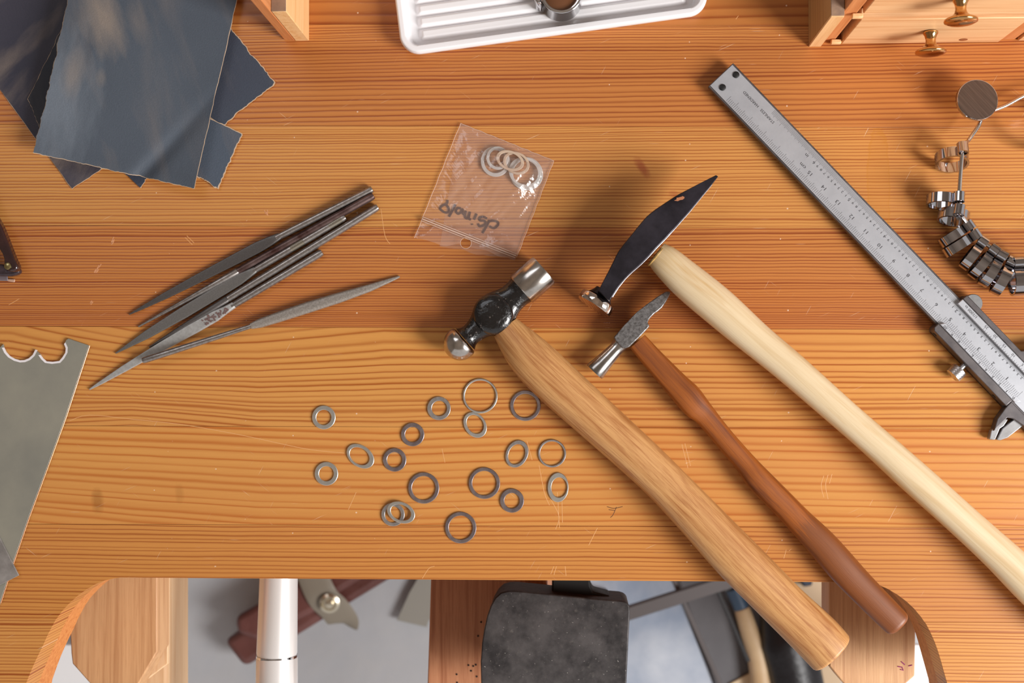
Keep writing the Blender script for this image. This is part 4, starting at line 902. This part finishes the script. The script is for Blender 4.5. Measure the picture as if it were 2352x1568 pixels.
for i in range(46):
    t_ = rnd.uniform(.48, .60); A = pts([(206, 894), (327, 821), (499, 723), (740, 579)], [(t_, 2.55, 0, 0, 2)])[0]; o_ = rnd.uniform(-9, 9) * (1 - max(0, t_ - .52) * 7); zz_ = .00262 if t_ < .54 else .00262 + (t_ - .54) / .045 * .00052
    c0 = W(A[0] + o_ * .5, A[1] + o_ * .86, T + zz_ + i * .000004); n_ = 9; b = len(v); r_ = rnd.uniform(1.4, 3.4) * mpp(T)
    for k in range(n_): th = 2 * math.pi * k / n_; rr = r_ * rnd.uniform(.7, 1.2); v.append(c0 + Vector((math.cos(th) * rr, math.sin(th) * rr, 0)))
    f.append([b + k for k in range(n_)])
link('rust_spots', v, f, plain('rust_brown', lin(112, 88, 84), .6), f5)
file_('half-round needle file lying apart, its shank resting on the pale file', [(328, 828), (435, 794), (573, 750), (730, 698), (830, 668), (918, 635)],
      [(.42, 3.0, 7, 1.5, 3), (.455, 2.6, 11, 1.7, 2.6), (.53, 2.3, 12.5, 1.9, 2.4), (.64, 2.1, 13.5, 1.9, 2.4), (.76, 1.9, 12.5, 1.7, 2.4), (.88, 1.5, 9, 1.3, 2.4), (.97, 1.0, 4.5, .8, 2.4), (1, .9, 2.2, .5, 2.4)],
      [(0, 5.3, 6.5, 1.3, 2), (.01, 5.3, 7.6, 1.6, 2), (.1, 5.0, 7.6, 1.6, 2), (.25, 4.2, 6.8, 1.4, 2), (.38, 3.3, 5.6, 1.2, 2), (.43, 3.0, 5.6, 1.2, 2)], metal('sandy_file', lin(164, 156, 148), .46, lin(138, 130, 122), 1200, .1, (1200, .00008), metallic=.5), frod)
# ================================================================== HAMMERS
peen_w = wood_uv('ball_peen_ash', lin(214, 162, 104), lin(160, 98, 48), (16, 15), 51, .45, .6, coat=.15, dirt=lin(150, 88, 46))
small_w = wood_uv('dark_stained_handle', lin(166, 90, 26), lin(108, 52, 16), (12, 7), 55, .48, .4, coat=.12, dirt=lin(74, 34, 20))
pale_w = wood_uv('pale_maple_handle', lin(226, 204, 168), lin(204, 174, 130), (10, 9), 59, .38, .22, coat=.35, dirt=lin(200, 160, 104))
tone_along(small_w, .134, .139, lin(114, 62, 28), .7)
tone_along(pale_w, .030, .0, lin(204, 164, 96), .7)
# ball-peen
hp = thing('ball_peen_hammer', 'large ball-peen hammer with black head and pale brown wooden handle', 'hammer', W(1140, 725, T))
zc = T + .0112
blackh = NT('black_painted_head'); c = blackh.coord(); n1 = blackh.noise(c, 420, 6, .65); n2 = blackh.noise(c, 260, 4, .6)
col = blackh.mix(blackh.ramp(n1, [(.60, 0.0), (.66, .8)]), lin(14, 12, 13), lin(128, 118, 112)); blackh.L(col, blackh.b.inputs['Base Color']); blackh.set(Roughness=.22, Metallic=.0); blackh.b.inputs['Coat Weight'].default_value = .6
blackh.bump(blackh.noise(c, 260, 5, .6), .0007)
neckm = metal('dark_neck_steel', lin(74, 70, 70), .3, lin(40, 36, 36), 130, .1, metallic=.8)
polish = metal('worn_polished_steel', lin(206, 200, 194), .2, lin(170, 164, 158), 120, .12)
A0 = W(1034, 806, zc); A1 = W(1250, 618, zc); ax = (A1 - A0).normalized()
def onax(px, py, z=zc): return W(px, py, z)
m_ = mpp(zc)
cylc = W(1197, 665.5, zc); L_face = 70 * m_ ; Rf = 40.5 * m_
lathe('striking_face', [(Rf * .955, 0), (Rf, .0006), (Rf, L_face - .0006), (Rf * .975, L_face), (.0001, L_face + .0002)], cylc, ax, polish, hp, n=64)
bc = W(1057, 789, zc); Rb = 39 * m_
prof = [(Rb * math.sin(math.radians(a)), -Rb * math.cos(math.radians(a))) for a in range(1, 92, 5)] + [(Rb * .985, Rb * .17), (Rb * .93, Rb * .30), (Rb * .8, Rb * .34)]
lathe('ball_peen', prof, bc, ax, polish, hp, n=56)
# neck and eye body as one loft along the axis
def along(t_): return A0.lerp(A1, t_)
st_ = []
b0 = (1069, 778.5); b1 = (1197, 666)
for (t_, hw, hz, sq) in [(0, 33, 33, 2), (.05, 27, 27, 2), (.12, 25.5, 25, 2.0), (.24, 30, 25, 2.2), (.34, 39, 25, 2.6), (.46, 46.5, 27, 3.0), (.58, 47, 28, 3.0), (.68, 42.5, 27.5, 2.8), (.80, 35, 28, 2.4), (.92, 33.5, 31, 2), (1.0, 36, 34, 2)]:
    st_.append((b0[0] + (b1[0] - b0[0]) * t_, b0[1] + (b1[1] - b0[1]) * t_, zc, hw, hz * m_, sq))
loft('head_body', st_, blackh.m, hp, n=36, sub=4)
ec = W(1134, 722, zc)
lathe('cheek_disc', [(.0001, .0080), (.0040, .0079), (.0070, .0074), (.0088, .0066), (.0098, .0054), (.0103, .0040), (.0104, -.0050), (.0096, -.0070), (.006, -.0078), (.0001, -.0080)], ec, (ax.x * .0, ax.y * .0, 1), blackh.m, hp, n=48)
pL = [(1133, 772), (1171, 843), (1226, 903), (1319, 985), (1407, 1062), (1484, 1133), (1566, 1221), (1648, 1314), (1731, 1397), (1813, 1479), (1868, 1536)]
pR = [(1190, 733), (1265, 793), (1347, 870), (1429, 947), (1511, 1024), (1594, 1106), (1676, 1188), (1758, 1270), (1840, 1353), (1912, 1419), (1945, 1456)]
handle('handle', pL, pR, T + .0105, T + .0133, .86, peen_w, hp, n=17, sq=2.2, cap=(.86, .97), endpx=7)
# black cross-peen hammer with pale handle
cp = thing('cross_peen_hammer', 'black cross-peen hammer with a chrome round face and long pale handle', 'hammer', W(1470, 560, T))
zk = T + .0205
bluk = NT('black_forged_steel'); c = bluk.coord(); n1 = bluk.noise(c, 60, 5, .6)
bluk.L(bluk.mix(bluk.ramp(n1, [(.4, 0.0), (.68, 1.0)]), lin(58, 54, 62), lin(30, 27, 32)), bluk.b.inputs['Base Color']); bluk.set(Roughness=.36, Metallic=.55); bluk.bump(bluk.noise(c, 300, 3), .00005)
K = lambda a, b: (1300 + a / 3.015, 380 + b / 3.015)
up = [K(*p) for p in [(1036, 69), (960, 108), (900, 140), (830, 178), (760, 216), (680, 270), (600, 325), (545, 372), (490, 438), (440, 500), (390, 560), (352, 612), (325, 670), (290, 740), (255, 806), (222, 870)]]
dn = [K(*p) for p in [(1052, 79), (1000, 148), (950, 208), (895, 277), (840, 345), (780, 413), (735, 465), (680, 525), (620, 585), (560, 652), (505, 705), (450, 750), (405, 795), (360, 850), (325, 905), (300, 945)]]
U_, D2 = resample(up, 32), resample(dn, 32); v = []; f = []
for i in range(32):
    t_ = i / 31; hz = .0016 + (.0092 - .0016) * min(1, t_ / .45) if t_ < .6 else .0092 - (t_ - .6) / .4 * .0034
    if t_ > .9: hz += (t_ - .9) * .01
    ztop, zbot = zk + hz, zk - hz
    a, b = U_[i], D2[i]; ctr = (a + b) / 2
    for (p, zz, k) in ((a, ztop, .94), (b, ztop, .92), (b, ztop - .0012, 1.0), (b, zbot + .0010, 1.0), (b, zbot, .9), (a, zbot, .9), (a, zbot + .0010, 1.0), (a, ztop - .0010, 1.0)):
        pp = ctr + (p - ctr) * k; v.append(W(pp.x, pp.y, zk) + Vector((0, 0, zz - zk)))
for i in range(31):
    for k in range(8): k2 = (k + 1) % 8; f.append([i * 8 + k, i * 8 + k2, (i + 1) * 8 + k2, (i + 1) * 8 + k])
f.append(list(range(8))); f.append([31 * 8 + k for k in range(8)][::-1])
link('peen_head', v, f, bluk.m, cp, bev=.0002)
P = []
for i in range(2, 31):
    t_ = i / 31; hz = .0016 + (.0092 - .0016) * min(1, t_ / .45) if t_ < .6 else .0092 - (t_ - .6) / .4 * .0034
    a, b = U_[i], D2[i]; pp = (a + b) / 2 + (b - (a + b) / 2) * .965; P.append(W(pp.x, pp.y, zk) + Vector((0, 0, hz - .0007)))
tube('ground_edge_glint', P, [.00018 + .00028 * (k / len(P)) for k in range(len(P))], metal('bright_edge', lin(206, 204, 212), .3), cp, n=8)  # polished edge; added pale strip strengthens its highlight
v = []; rr_ = random.Random(5)
for k in range(14): a = 2 * math.pi * k / 14; v.append(W(1560 + (11 + rr_.uniform(-4, 4)) * math.cos(a), 456 + (4.5 + rr_.uniform(-2, 2)) * math.sin(a) - 4 * math.cos(a), zk + .00885))
link('rust_fleck', v, [list(range(14))], plain('orange_rust', lin(176, 112, 74), .6), cp)
hd0 = W(1386, 665, zk - .002); hd1 = W(1362, 701, zk - .0035); ha = ((hd1 - hd0).normalized() + Vector((0, 0, .26))).normalized()
fc = W(1373, 690, zk - .0066)
lathe('neck_collar', [(.0045, -.003), (.0052, -.001), (.0064, .0008), (.0060, .0012)], fc - ha * .0026, ha, bluk.m, cp, n=40)
lathe('striking_face', [(.0060, 0), (.0090, .0005), (.0093, .0010), (.0093, .0045), (.0090, .0050), (.0001, .0054)], fc - ha * .0012, ha, metal('mirror_face', lin(220, 206, 196), .06), cp, n=64)
qL = [(1492, 607), (1500, 620), (1557, 682), (1644, 756), (1701, 802), (1787, 870), (1902, 968), (1988, 1043), (2074, 1123), (2189, 1226), (2275, 1307), (2352, 1387), (2460, 1490)]
qR = [(1523, 557), (1545, 566), (1586, 597), (1672, 665), (1758, 746), (1844, 820), (1959, 924), (2045, 998), (2131, 1073), (2246, 1176), (2352, 1268), (2400, 1312), (2500, 1410)]
handle('handle', qL, qR, T + .0190, T + .0136, lambda t_: .95 - .02 * t_, pale_w, cp, n=19, sq=2.2, endpx=12)
v, f = lathe_data([(.0001, 0), (.0066, 0), (.0068, .0006), (.0062, .0012), (.0001, .0012)], W(1507, 585, T + .0190), (W(1560, 630, T) - W(1505, 583, T)), 24)
link('glue_collar', v, f, plain('amber_glue', lin(196, 160, 96), .25, 0, (500, .0006), lin(150, 120, 70), 300, coat=.5), cp, smooth=True)
# small hammer
sh = thing('small_hammer', 'small chasing hammer with grey steel head and thin dark brown handle', 'hammer', W(1440, 765, T))
zk2 = T + .0090
gray = metal('pitted_grey_steel', lin(150, 148, 148), .42, lin(96, 92, 90), 700, .15, (900, .0001), metallic=.75)
hpix = [K(*p) for p in [(716, 870), (723, 884), (690, 945), (662, 986), (634, 1010), (606, 1030), (586, 1050), (570, 1070), (561, 1092), (575, 1112), (560, 1132), (500, 1195), (434, 1258), (405, 1268), (384, 1264), (340, 1215), (330, 1190), (400, 1108), (486, 1018), (558, 962), (640, 903), (690, 874)]]
v, f = prism_data([(W(x, y, zk2).x, W(x, y, zk2).y) for x, y in hpix], zk2 - .0052, zk2 + .0052)
# thin the peen towards its tip
tipw = W(*K(720, 876), zk2); n_ = len(hpix)
for vtx in v:
    dd = (Vector((vtx.x, vtx.y, 0)) - Vector((tipw.x, tipw.y, 0))).length; k = min(1, .22 + dd / .026); vtx.z = zk2 + (vtx.z - zk2) * k
link('peen_head', v, f, gray, sh, bev=.0005)
c0 = W(*K(382, 1232), zk2 - .0003); c1 = W(*K(196, 1430), zk2 - .0008)
ca = (c1 - c0); LL = ca.length
lathe('round_face', [(.0040, 0), (.0036, LL * .12), (.0036, LL * .22), (.0040, LL * .45), (.0046, LL * .72), (.0052, LL * .95), (.0050, LL), (.0001, LL)], c0, ca, metal('bright_cone_steel', lin(196, 192, 188), .22, lin(150, 146, 142), 90, .1), sh, n=40)
sL = [(1448, 800), (1483, 843), (1552, 926), (1578, 955), (1602, 972), (1648, 1025), (1694, 1080), (1722, 1121), (1790, 1190), (1859, 1268), (1910, 1328), (1988, 1406), (2034, 1450)]
sR = [(1480, 768), (1519, 809), (1575, 864), (1600, 886), (1620, 912), (1662, 968), (1699, 1012), (1745, 1062), (1813, 1130), (1859, 1176), (1919, 1232), (1997, 1319), (2080, 1406)]
handle('handle', sL, sR, T + .0080, T + .0086, .82, small_w, sh, n=25, sq=2.4, sq0=4.5, cap=(.6, .9), endpx=13)
# ================================================================== WASHERS
wa_m = [metal('washer_a', lin(240, 242, 240), .34, lin(220, 222, 218), 220, .1), metal('washer_b', lin(204, 196, 202), .30, lin(160, 150, 158), 160, .1), metal('washer_c', lin(226, 226, 228), .34, lin(186, 184, 186), 260, .15)]
WS = [ # cx, cy, outer a, outer b, inner a, inner b, rot, hole offset, material, label
 (743.4, 958.3, 27.3, 27.3, 17.6, 17.6, 0, (0, 0), 0, 'small round steel washer, upper of the two at the far left', 0),
 (749.3, 1087.7, 27.2, 27.2, 17.3, 17.3, 0, (0, 0), 0, 'small round steel washer, lower of the two at the far left', 0),
 (827.4, 1047.3, 35, 24.5, 25, 18, -35, (-1.5, -1), 0, 'oval steel washer right of the two far-left washers', 0),
 (906.2, 1055.8, 27, 27, 17.6, 17.6, 0, (0, 0), 1, 'small round steel washer just right of the left oval washer', 0),
 (947.5, 997.6, 27, 27, 17.6, 17.6, 0, (0, 0), 1, 'small round steel washer above and right of the left oval washer', 0),
 (1008, 937.5, 27, 27, 17.6, 17.6, 0, (1, 0), 2, 'small round washer with a scratched flat spot left of the thin hoop', 0),
 (1103, 909, 40, 40, 35.6, 35.6, 0, (0, 0), 0, 'widest thin steel hoop, topmost of the scattered washers', 0),
 (1091, 975.6, 31.5, 24.5, 23, 18, -55, (-1, 1), 0, 'oval steel washer touching the underside of the widest hoop', 0),
 (1206.7, 931.2, 35, 35, 27.4, 27.4, 0, (0, 0), 1, 'dark medium ring washer beside the large hammer handle', 0),
 (1187.2, 1042, 32.5, 25, 24, 18.5, 65, (-1, 0), 2, 'oval steel washer left of the thin ring near the large handle', 0),
 (1268, 1041, 32, 32, 27.5, 27.5, 0, (0, 0), 2, 'thin medium ring washer nearest the large hammer handle', 0),
 (973, 1120.5, 35.8, 35.8, 27.4, 27.4, 0, (0, 0), 1, 'medium ring washer above the overlapping pair', 0),
 (1112.4, 1109.3, 36, 36, 28, 28, 0, (0, 0), 1, 'reddish medium ring washer in the middle of the scatter', 0),
 (1175.8, 1149.5, 27.5, 27.5, 17.6, 17.6, 0, (0, 0), 1, 'small dark round washer below right of the reddish ring', 0),
 (1281.8, 1119, 33.6, 24, 23, 18, 88, (0, -2.5), 0, 'upright oval washer at the right end of the scatter', 0),
 (902.3, 1181.3, 27, 27, 18.6, 18.6, 0, (0, 0), 2, 'small round washer, lower one of the overlapping pair', 0),
 (921.3, 1176, 33.6, 23.6, 24.4, 17.4, -22, (0, 0), 0, 'oval washer lying on top of the small round one', .0011),
 (1058, 1211.5, 36, 36, 27.6, 27.6, 0, (0, 0), 1, 'medium ring washer nearest the bench front edge', 0)]
def washer(cx, cy, oa, ob, ia, ib, rot, ho, mat, label, dz, z0=T, th=.0009, name='washer', group='loose washers scattered on the bench', cat='washer'):
    m = mpp(z0 + th); n = 72; ra = math.radians(rot); v = []
    ctr = W(cx, cy, z0 + th)
    rows_ = [(1, .00022, th), (1, 0, th - .0002), (1, 0, .00012), (1, .00012, 0), (0, -.00012, 0), (0, 0, .00012), (0, 0, th - .0002), (0, -.00022, th)]
    for (o_, ins, z) in rows_:
        a_, b_ = (oa * m, ob * m) if o_ else (ia * m, ib * m); a_ -= ins; b_ -= ins
        for k in range(n):
            t_ = 2 * math.pi * k / n; x, y = a_ * math.cos(t_), b_ * math.sin(t_)
            if not o_: x += ho[0] * m; y += ho[1] * m
            v.append(Vector((ctr.x + x * math.cos(ra) - y * math.sin(ra), ctr.y + x * math.sin(ra) + y * math.cos(ra), z0 + dz + z)))
    R_ = len(rows_); f = []
    for i in range(R_):
        i2 = (i + 1) % R_
        for k in range(n): k2 = (k + 1) % n; f.append([i * n + k, i * n + k2, i2 * n + k2, i2 * n + k])
    o = link(name, v, f, mat, None, smooth=True, sharp=30); tag(o, label, cat, group); return o
for (cx, cy, oa, ob, ia, ib, rot, ho, mi, label, dz) in WS:
    washer(cx, cy, oa, ob, ia, ib, rot, ho, wa_m[mi], label, dz)
# ================================================================== ZIP BAG
bagz = T + .0004
plast = plain('translucent_grey_plastic', lin(208, 206, 204), .25, .25)
plasb = plain('translucent_beige_plastic', lin(196, 172, 150), .35)
BW = [(1137.8, 370.5, 34, 35.5, 26, 26.5, 20, plast, 'large pale ring at the left of the rings in the plastic bag', 0.0),
      (1143, 363.5, 26, 27, 19, 20, 20, plast, 'small pale ring lying inside the large left ring in the bag', .0012),
      (1209, 398.5, 37.5, 39.5, 30, 31, 40, plast, 'largest pale ring at the right of the rings in the bag', .0),
      (1205.5, 396, 34, 38, 27.5, 31, 60, plast, 'pale ring nested on the largest ring in the bag', .0012),
      (1186, 376, 32, 25, 25, 19.5, -28, plasb, 'beige ring sloping over the right-hand rings in the bag', .0024),
      (1172, 371, 33.5, 22.5, 25.5, 17, -22, plasb, 'topmost beige ring in the middle of the rings in the bag', .0036)]
for (cx, cy, oa, ob, ia, ib, rot, mt_, label, dz) in BW:
    washer(cx, cy, oa, ob, ia, ib, rot, (0, 0), mt_, label, dz, z0=bagz + .0003, th=.001, name='plastic_ring', group='pale rings inside the plastic bag', cat='ring')
bg_ = thing('zip_bag', 'small clear zip-lock bag with handwriting holding pale rings', 'bag', W(1110, 440, T))
film = NT('clear_plastic_film'); nt = film
tr = nt.new('ShaderNodeBsdfTransparent'); tr.inputs[0].default_value = (.985, .965, .965, 1)
gls = nt.new('ShaderNodeBsdfGlossy'); gls.inputs['Roughness'].default_value = .16; gls.inputs['Color'].default_value = (1, 1, 1, 1)
dif = nt.new('ShaderNodeBsdfDiffuse'); dif.inputs[0].default_value = lin(252, 224, 206)
mx1 = nt.new('ShaderNodeMixShader'); mx1.inputs[0].default_value = .105; nt.L(tr.outputs[0], mx1.inputs[1]); nt.L(dif.outputs[0], mx1.inputs[2])
lw = nt.new('ShaderNodeLayerWeight'); lw.inputs[0].default_value = .12
mx2 = nt.new('ShaderNodeMixShader'); nt.L(nt.math('MULTIPLY_ADD', lw.outputs[1], .3, .045), mx2.inputs[0]); nt.L(mx1.outputs[0], mx2.inputs[1]); nt.L(gls.outputs[0], mx2.inputs[2])
bpn = nt.new('ShaderNodeBump'); bpn.inputs['Distance'].default_value = .0016; bpn.inputs['Strength'].default_value = .9
wn1 = nt.noise(nt.coord2(scale=(95, 26, 1), rot=-.5), 1, 4, .6, .8); nt.L(wn1, bpn.inputs['Height']); nt.L(bpn.outputs[0], gls.inputs['Normal']); nt.L(mx2.outputs[0], nt.out.inputs[0])
BA, BB, BC, BD = (1058, 283), (1272, 369), (1187, 590), (952, 546)     # corners
hole = (1070, 558)
def film_sheet(name, zf, quad, n=64, m=64, jag=0, bottom_wave=0, skip_hole=True):
    A, B, C2, D = [Vector((p[0], p[1], 0)) for p in quad]; v = []; f = []; idx = {}
    for j in range(m + 1):
        for i in range(n + 1):
            u, w_ = i / n, j / m; p = (A * (1 - u) + B * u) * (1 - w_) + (D * (1 - u) + C2 * u) * w_
            if bottom_wave and w_ > .9: p.y += (w_ - .9) * 10 * bottom_wave * (mnoise.noise(Vector((u * 5.3, 2, 0))) * 2.0 + .4 * math.sin(u * 9))
            v.append(W(p.x, p.y, T + zf(u, w_)))
    hw_ = []
    for j in range(m):
        for i in range(n):
            u, w_ = (i + .5) / n, (j + .5) / m; p = (A * (1 - u) + B * u) * (1 - w_) + (D * (1 - u) + C2 * u) * w_
            if skip_hole and (p.x - hole[0]) ** 2 + (p.y - hole[1]) ** 2 < 13.0 ** 2: continue
            a = j * (n + 1) + i; f.append([a, a + 1, a + n + 2, a + n + 1])
    if skip_hole:     # round the hole off
        for i, p in enumerate(v):
            q_ = W(hole[0], hole[1], p.z); d = (p - q_); d.z = 0; r_ = d.length; R_ = 12.4 * mpp(T)
            if 0 < r_ < R_ * 1.32 and r_ > R_ * .6: v[i] = q_ + d.normalized() * R_
    return link(name, v, f, film.m, bg_, smooth=True)
def ztop(u, w_):
    e = min(u, 1 - u, w_ * 1.1, (1.02 - w_)) ; k = sm(0, .18, e)
    ring = .0046 * math.exp(-(((u - .60) / .33) ** 2 + ((w_ - .22) / .22) ** 2))
    zip_ = 1 - .75 * math.exp(-((w_ - .80) / .05) ** 2)
    wr = .0010 * mnoise.noise(Vector((u * 9 + w_ * 4, w_ * 5 - u * 2, 1))) + .0006 * mnoise.noise(Vector((u * 20 + w_ * 9, w_ * 7, 5))) + .0007 * abs(mnoise.noise(Vector((u * 6 - w_ * 3, w_ * 3, 9))))
    return .0010 + k * zip_ * (.0016 + wr) + ring * k + .0014 * sm(.86, 1.0, w_) * (1 + .8 * math.sin(u * 11))
film_sheet('bag_front', ztop, (BA, BB, BC, BD), bottom_wave=6)
film_sheet('bag_back', lambda u, w_: .00025 + .0001 * math.sin(u * 9), (BA, BB, BC, BD), n=30, m=30, skip_hole=False) if False else None
film_sheet('bag_back', lambda u, w_: .00022, ((1058, 283), (1272, 369), (1182, 597), (1010, 566)), n=64, m=64, bottom_wave=-3)
zipm = plain('white_zip_ridge', lin(214, 184, 166), .3)
for (dy, r_) in ((0, .0002), (6, .00034), (12, .0002)):
    P = [W(971 + (1186 - 971) * t_ - dy * .2, 498 + (583 - 498) * t_ + dy * .75, T + .0030 + .0003 * math.sin(t_ * 7)) for t_ in [i / 14 for i in range(15)]]
    tube('zip_ridge', P, r_, zipm, bg_, n=8)
for (a, b, cc_) in ((BA, BB, 1), (BB, (1187, 590), 1), (BA, (952, 546), 1)):
    P = [W(a[0] + (b[0] - a[0]) * t_ + .5 * math.sin(t_ * 37), a[1] + (b[1] - a[1]) * t_ + .5 * math.sin(t_ * 51), T + .0011) for t_ in [i / 40 for i in range(41)]]
    tube('seam_edge', P, .00013, zipm, bg_, n=6)
P = [W(hole[0] + 12.6 * math.cos(a), hole[1] + 12.6 * math.sin(a), T + .0036) for a in [2 * math.pi * i / 40 for i in range(40)]]
tube('punched_hole_rim', P, .00012, zipm, bg_, n=6, closed=True)
G = lambda a, b: (930 + a / 4.356, 260 + b / 4.356)
strokes = [[(428, 868), (420, 905), (372, 928), (356, 958), (400, 992), (436, 988), (440, 955), (415, 918), (385, 918)], [(508, 912), (482, 965), (442, 1036)],
  [(560, 952), (530, 950), (512, 978), (532, 1006), (562, 990), (576, 958), (582, 1000), (600, 1018)], [(612, 975), (602, 1035), (626, 1052), (645, 1005)], [(652, 985), (640, 1052), (662, 1062)],
  [(720, 1005), (692, 1066)], [(672, 1106), (675, 1116)], [(822, 1055), (790, 1038), (752, 1045), (752, 1072), (800, 1078), (802, 1112), (752, 1132), (733, 1104)],
  [(848, 1070), (818, 1130), (776, 1200)], [(832, 1092), (870, 1076), (926, 1086), (932, 1118), (892, 1150), (848, 1132)]]
v = []; f = []
for s_ in strokes:
    P = [W(*G(*p), T + .0002) for p in s_]; P = [Vector((p.x, p.y, T + .00045)) for p in P]
    vv, ff = tube_data(catmull(P, 5), .00058, 8, base=len(v), flat=.12); v += vv; f += ff
link('handwriting', v, f, plain('brown_marker', lin(62, 26, 26), .5), bg_)
# ================================================================== METAL PLATES, LEFT
plm = metal('grey_green_sheet_metal', lin(160, 156, 142), .42, lin(142, 140, 130), 22, .1, metallic=.3)
copper = metal('copper_edge', lin(236, 176, 140), .3)
def arcpts(cx, cy, r, a0, a1, n): return [(cx + r * math.cos(math.radians(a0 + (a1 - a0) * i / n)), cy + r * math.sin(math.radians(a0 + (a1 - a0) * i / n))) for i in range(n + 1)]
top_e = [(-40, 812), (0, 797), (7, 790), (9, 798), (14, 808), (22, 817), (34, 824), (46, 827.5), (56, 827), (66, 823), (75, 815), (81, 803), (87, 808), (93, 815), (99, 823), (107, 830), (121, 831), (136, 829), (143, 821), (150, 810), (151, 800), (147, 790), (152, 780), (157, 777), (180, 785), (204, 793)]
out_ = top_e + [(150, 958), (108, 1073), (66, 1186), (28, 1297), (0, 1384), (-60, 1560), (-260, 1540), (-200, 1200), (-120, 900)]
sp_ = thing('metal_sheet', 'grey-green sheet metal plate with scalloped cut-outs at the left edge', 'metal sheet', W(60, 1000, T))
pprism('sheet', out_, T + .0002, T + .0013, plm, sp_, .00015)
v = []; f = []
P = [W(x, y, T + .0013) for x, y in [(204.6, 793.5), (150.6, 958.5), (108.6, 1073.5), (66.6, 1186.5), (28.6, 1297.5), (.6, 1384.5)]]
tube('copper_edge', [p + Vector((.00012, 0, -.00035)) for p in P], .00032, copper, sp_, n=8)
brt = plain('lit_cut_edge', lin(250, 244, 246), .3, .2)  # near-white colour carries the light falling on the cut edges
for seg in ([(9, 798), (14, 808), (22, 817), (34, 824), (46, 827.5), (56, 827), (66, 823), (75, 815), (81, 803)], [(93, 815), (99, 823), (107, 830), (121, 831), (136, 829), (143, 821), (150, 810), (151, 800), (147, 790)]):
    A = [W(x, y - .3, T + .0013) for x, y in seg]; cxy = W(sum(s_[0] for s_ in seg) / len(seg), seg[0][1] - 4, T + .0013)
    v = []; f = []
    for p in A:
        d = (p - cxy).normalized(); v += [p + Vector((0, 0, .00002)), p + d * .0011 + Vector((0, 0, .00012)), p + d * .0011 + Vector((0, 0, -.0003)), p + Vector((0, 0, -.0006))]
    for i in range(len(A) - 1):
        for k in range(4): k2 = (k + 1) % 4; f.append([i * 4 + k, i * 4 + k2, (i + 1) * 4 + k2, (i + 1) * 4 + k])
    f.append([0, 1, 2, 3]); b = (len(A) - 1) * 4; f.append([b + 3, b + 2, b + 1, b])
    link('cut_edge', v, f, brt, sp_)
pl2 = metal('mottled_grey_plate', lin(164, 158, 154), .4, lin(128, 122, 118), 90, .1, metallic=.3)
tag(pprism('metal_offcut', [(-80, 1090), (0, 1236), (43, 1321), (0, 1343), (-100, 1385)], T + .0015, T + .0024, pl2, None, .00015), 'mottled grey metal offcut with a corner lying over the scalloped sheet', 'metal offcut')
# dark plastic hinge arm at the left edge
dp = thing('hinge_arm', 'dark brown glossy arm with a brass screw entering at the left edge', 'tool', W(0, 600, T))
dpm = plain('dark_smoky_plastic', lin(34, 22, 24), .15, 0, None, lin(60, 36, 34), 60, coat=.5)
pprism('arm', [(-60, 380), (-8, 500), (3, 520), (12, 542), (22, 568), (32, 594), (41, 612), (36, 622), (24, 624), (12, 618), (8, 604), (8, 594), (4, 582), (-10, 560), (-80, 400)], T + .005, T + .0105, dpm, dp, .001)
pprism('foot', [(-60, 606), (8, 606), (16, 620), (40, 613), (45, 624), (38, 630), (24, 634), (-60, 632)], T + .0005, T + .0049, plain('smoky_foot', lin(92, 78, 84), .2, .2, None, lin(44, 34, 38), 80), dp, .001)
pprism('clip_plate', [(-60, 633), (16, 632), (18, 645), (-60, 643)], T + .0005, T + .0015, plain('grey_clip', lin(128, 116, 122), .4, .3), dp, .0003)
pprism('clear_tab', [(17, 640), (34, 641), (33, 648), (17, 646)], T + .0002, T + .0011, plain('pale_tab', lin(196, 156, 132), .4), dp, .0003)
lathe('brass_screw', [(.0001, 0), (.0016, 0), (.0018, .0004), (.0011, .0008), (.0001, .0009)], W(18, 611, T + .0106), (0, 0, 1), metal('dull_brass', lin(170, 156, 110), .3), dp, n=20)
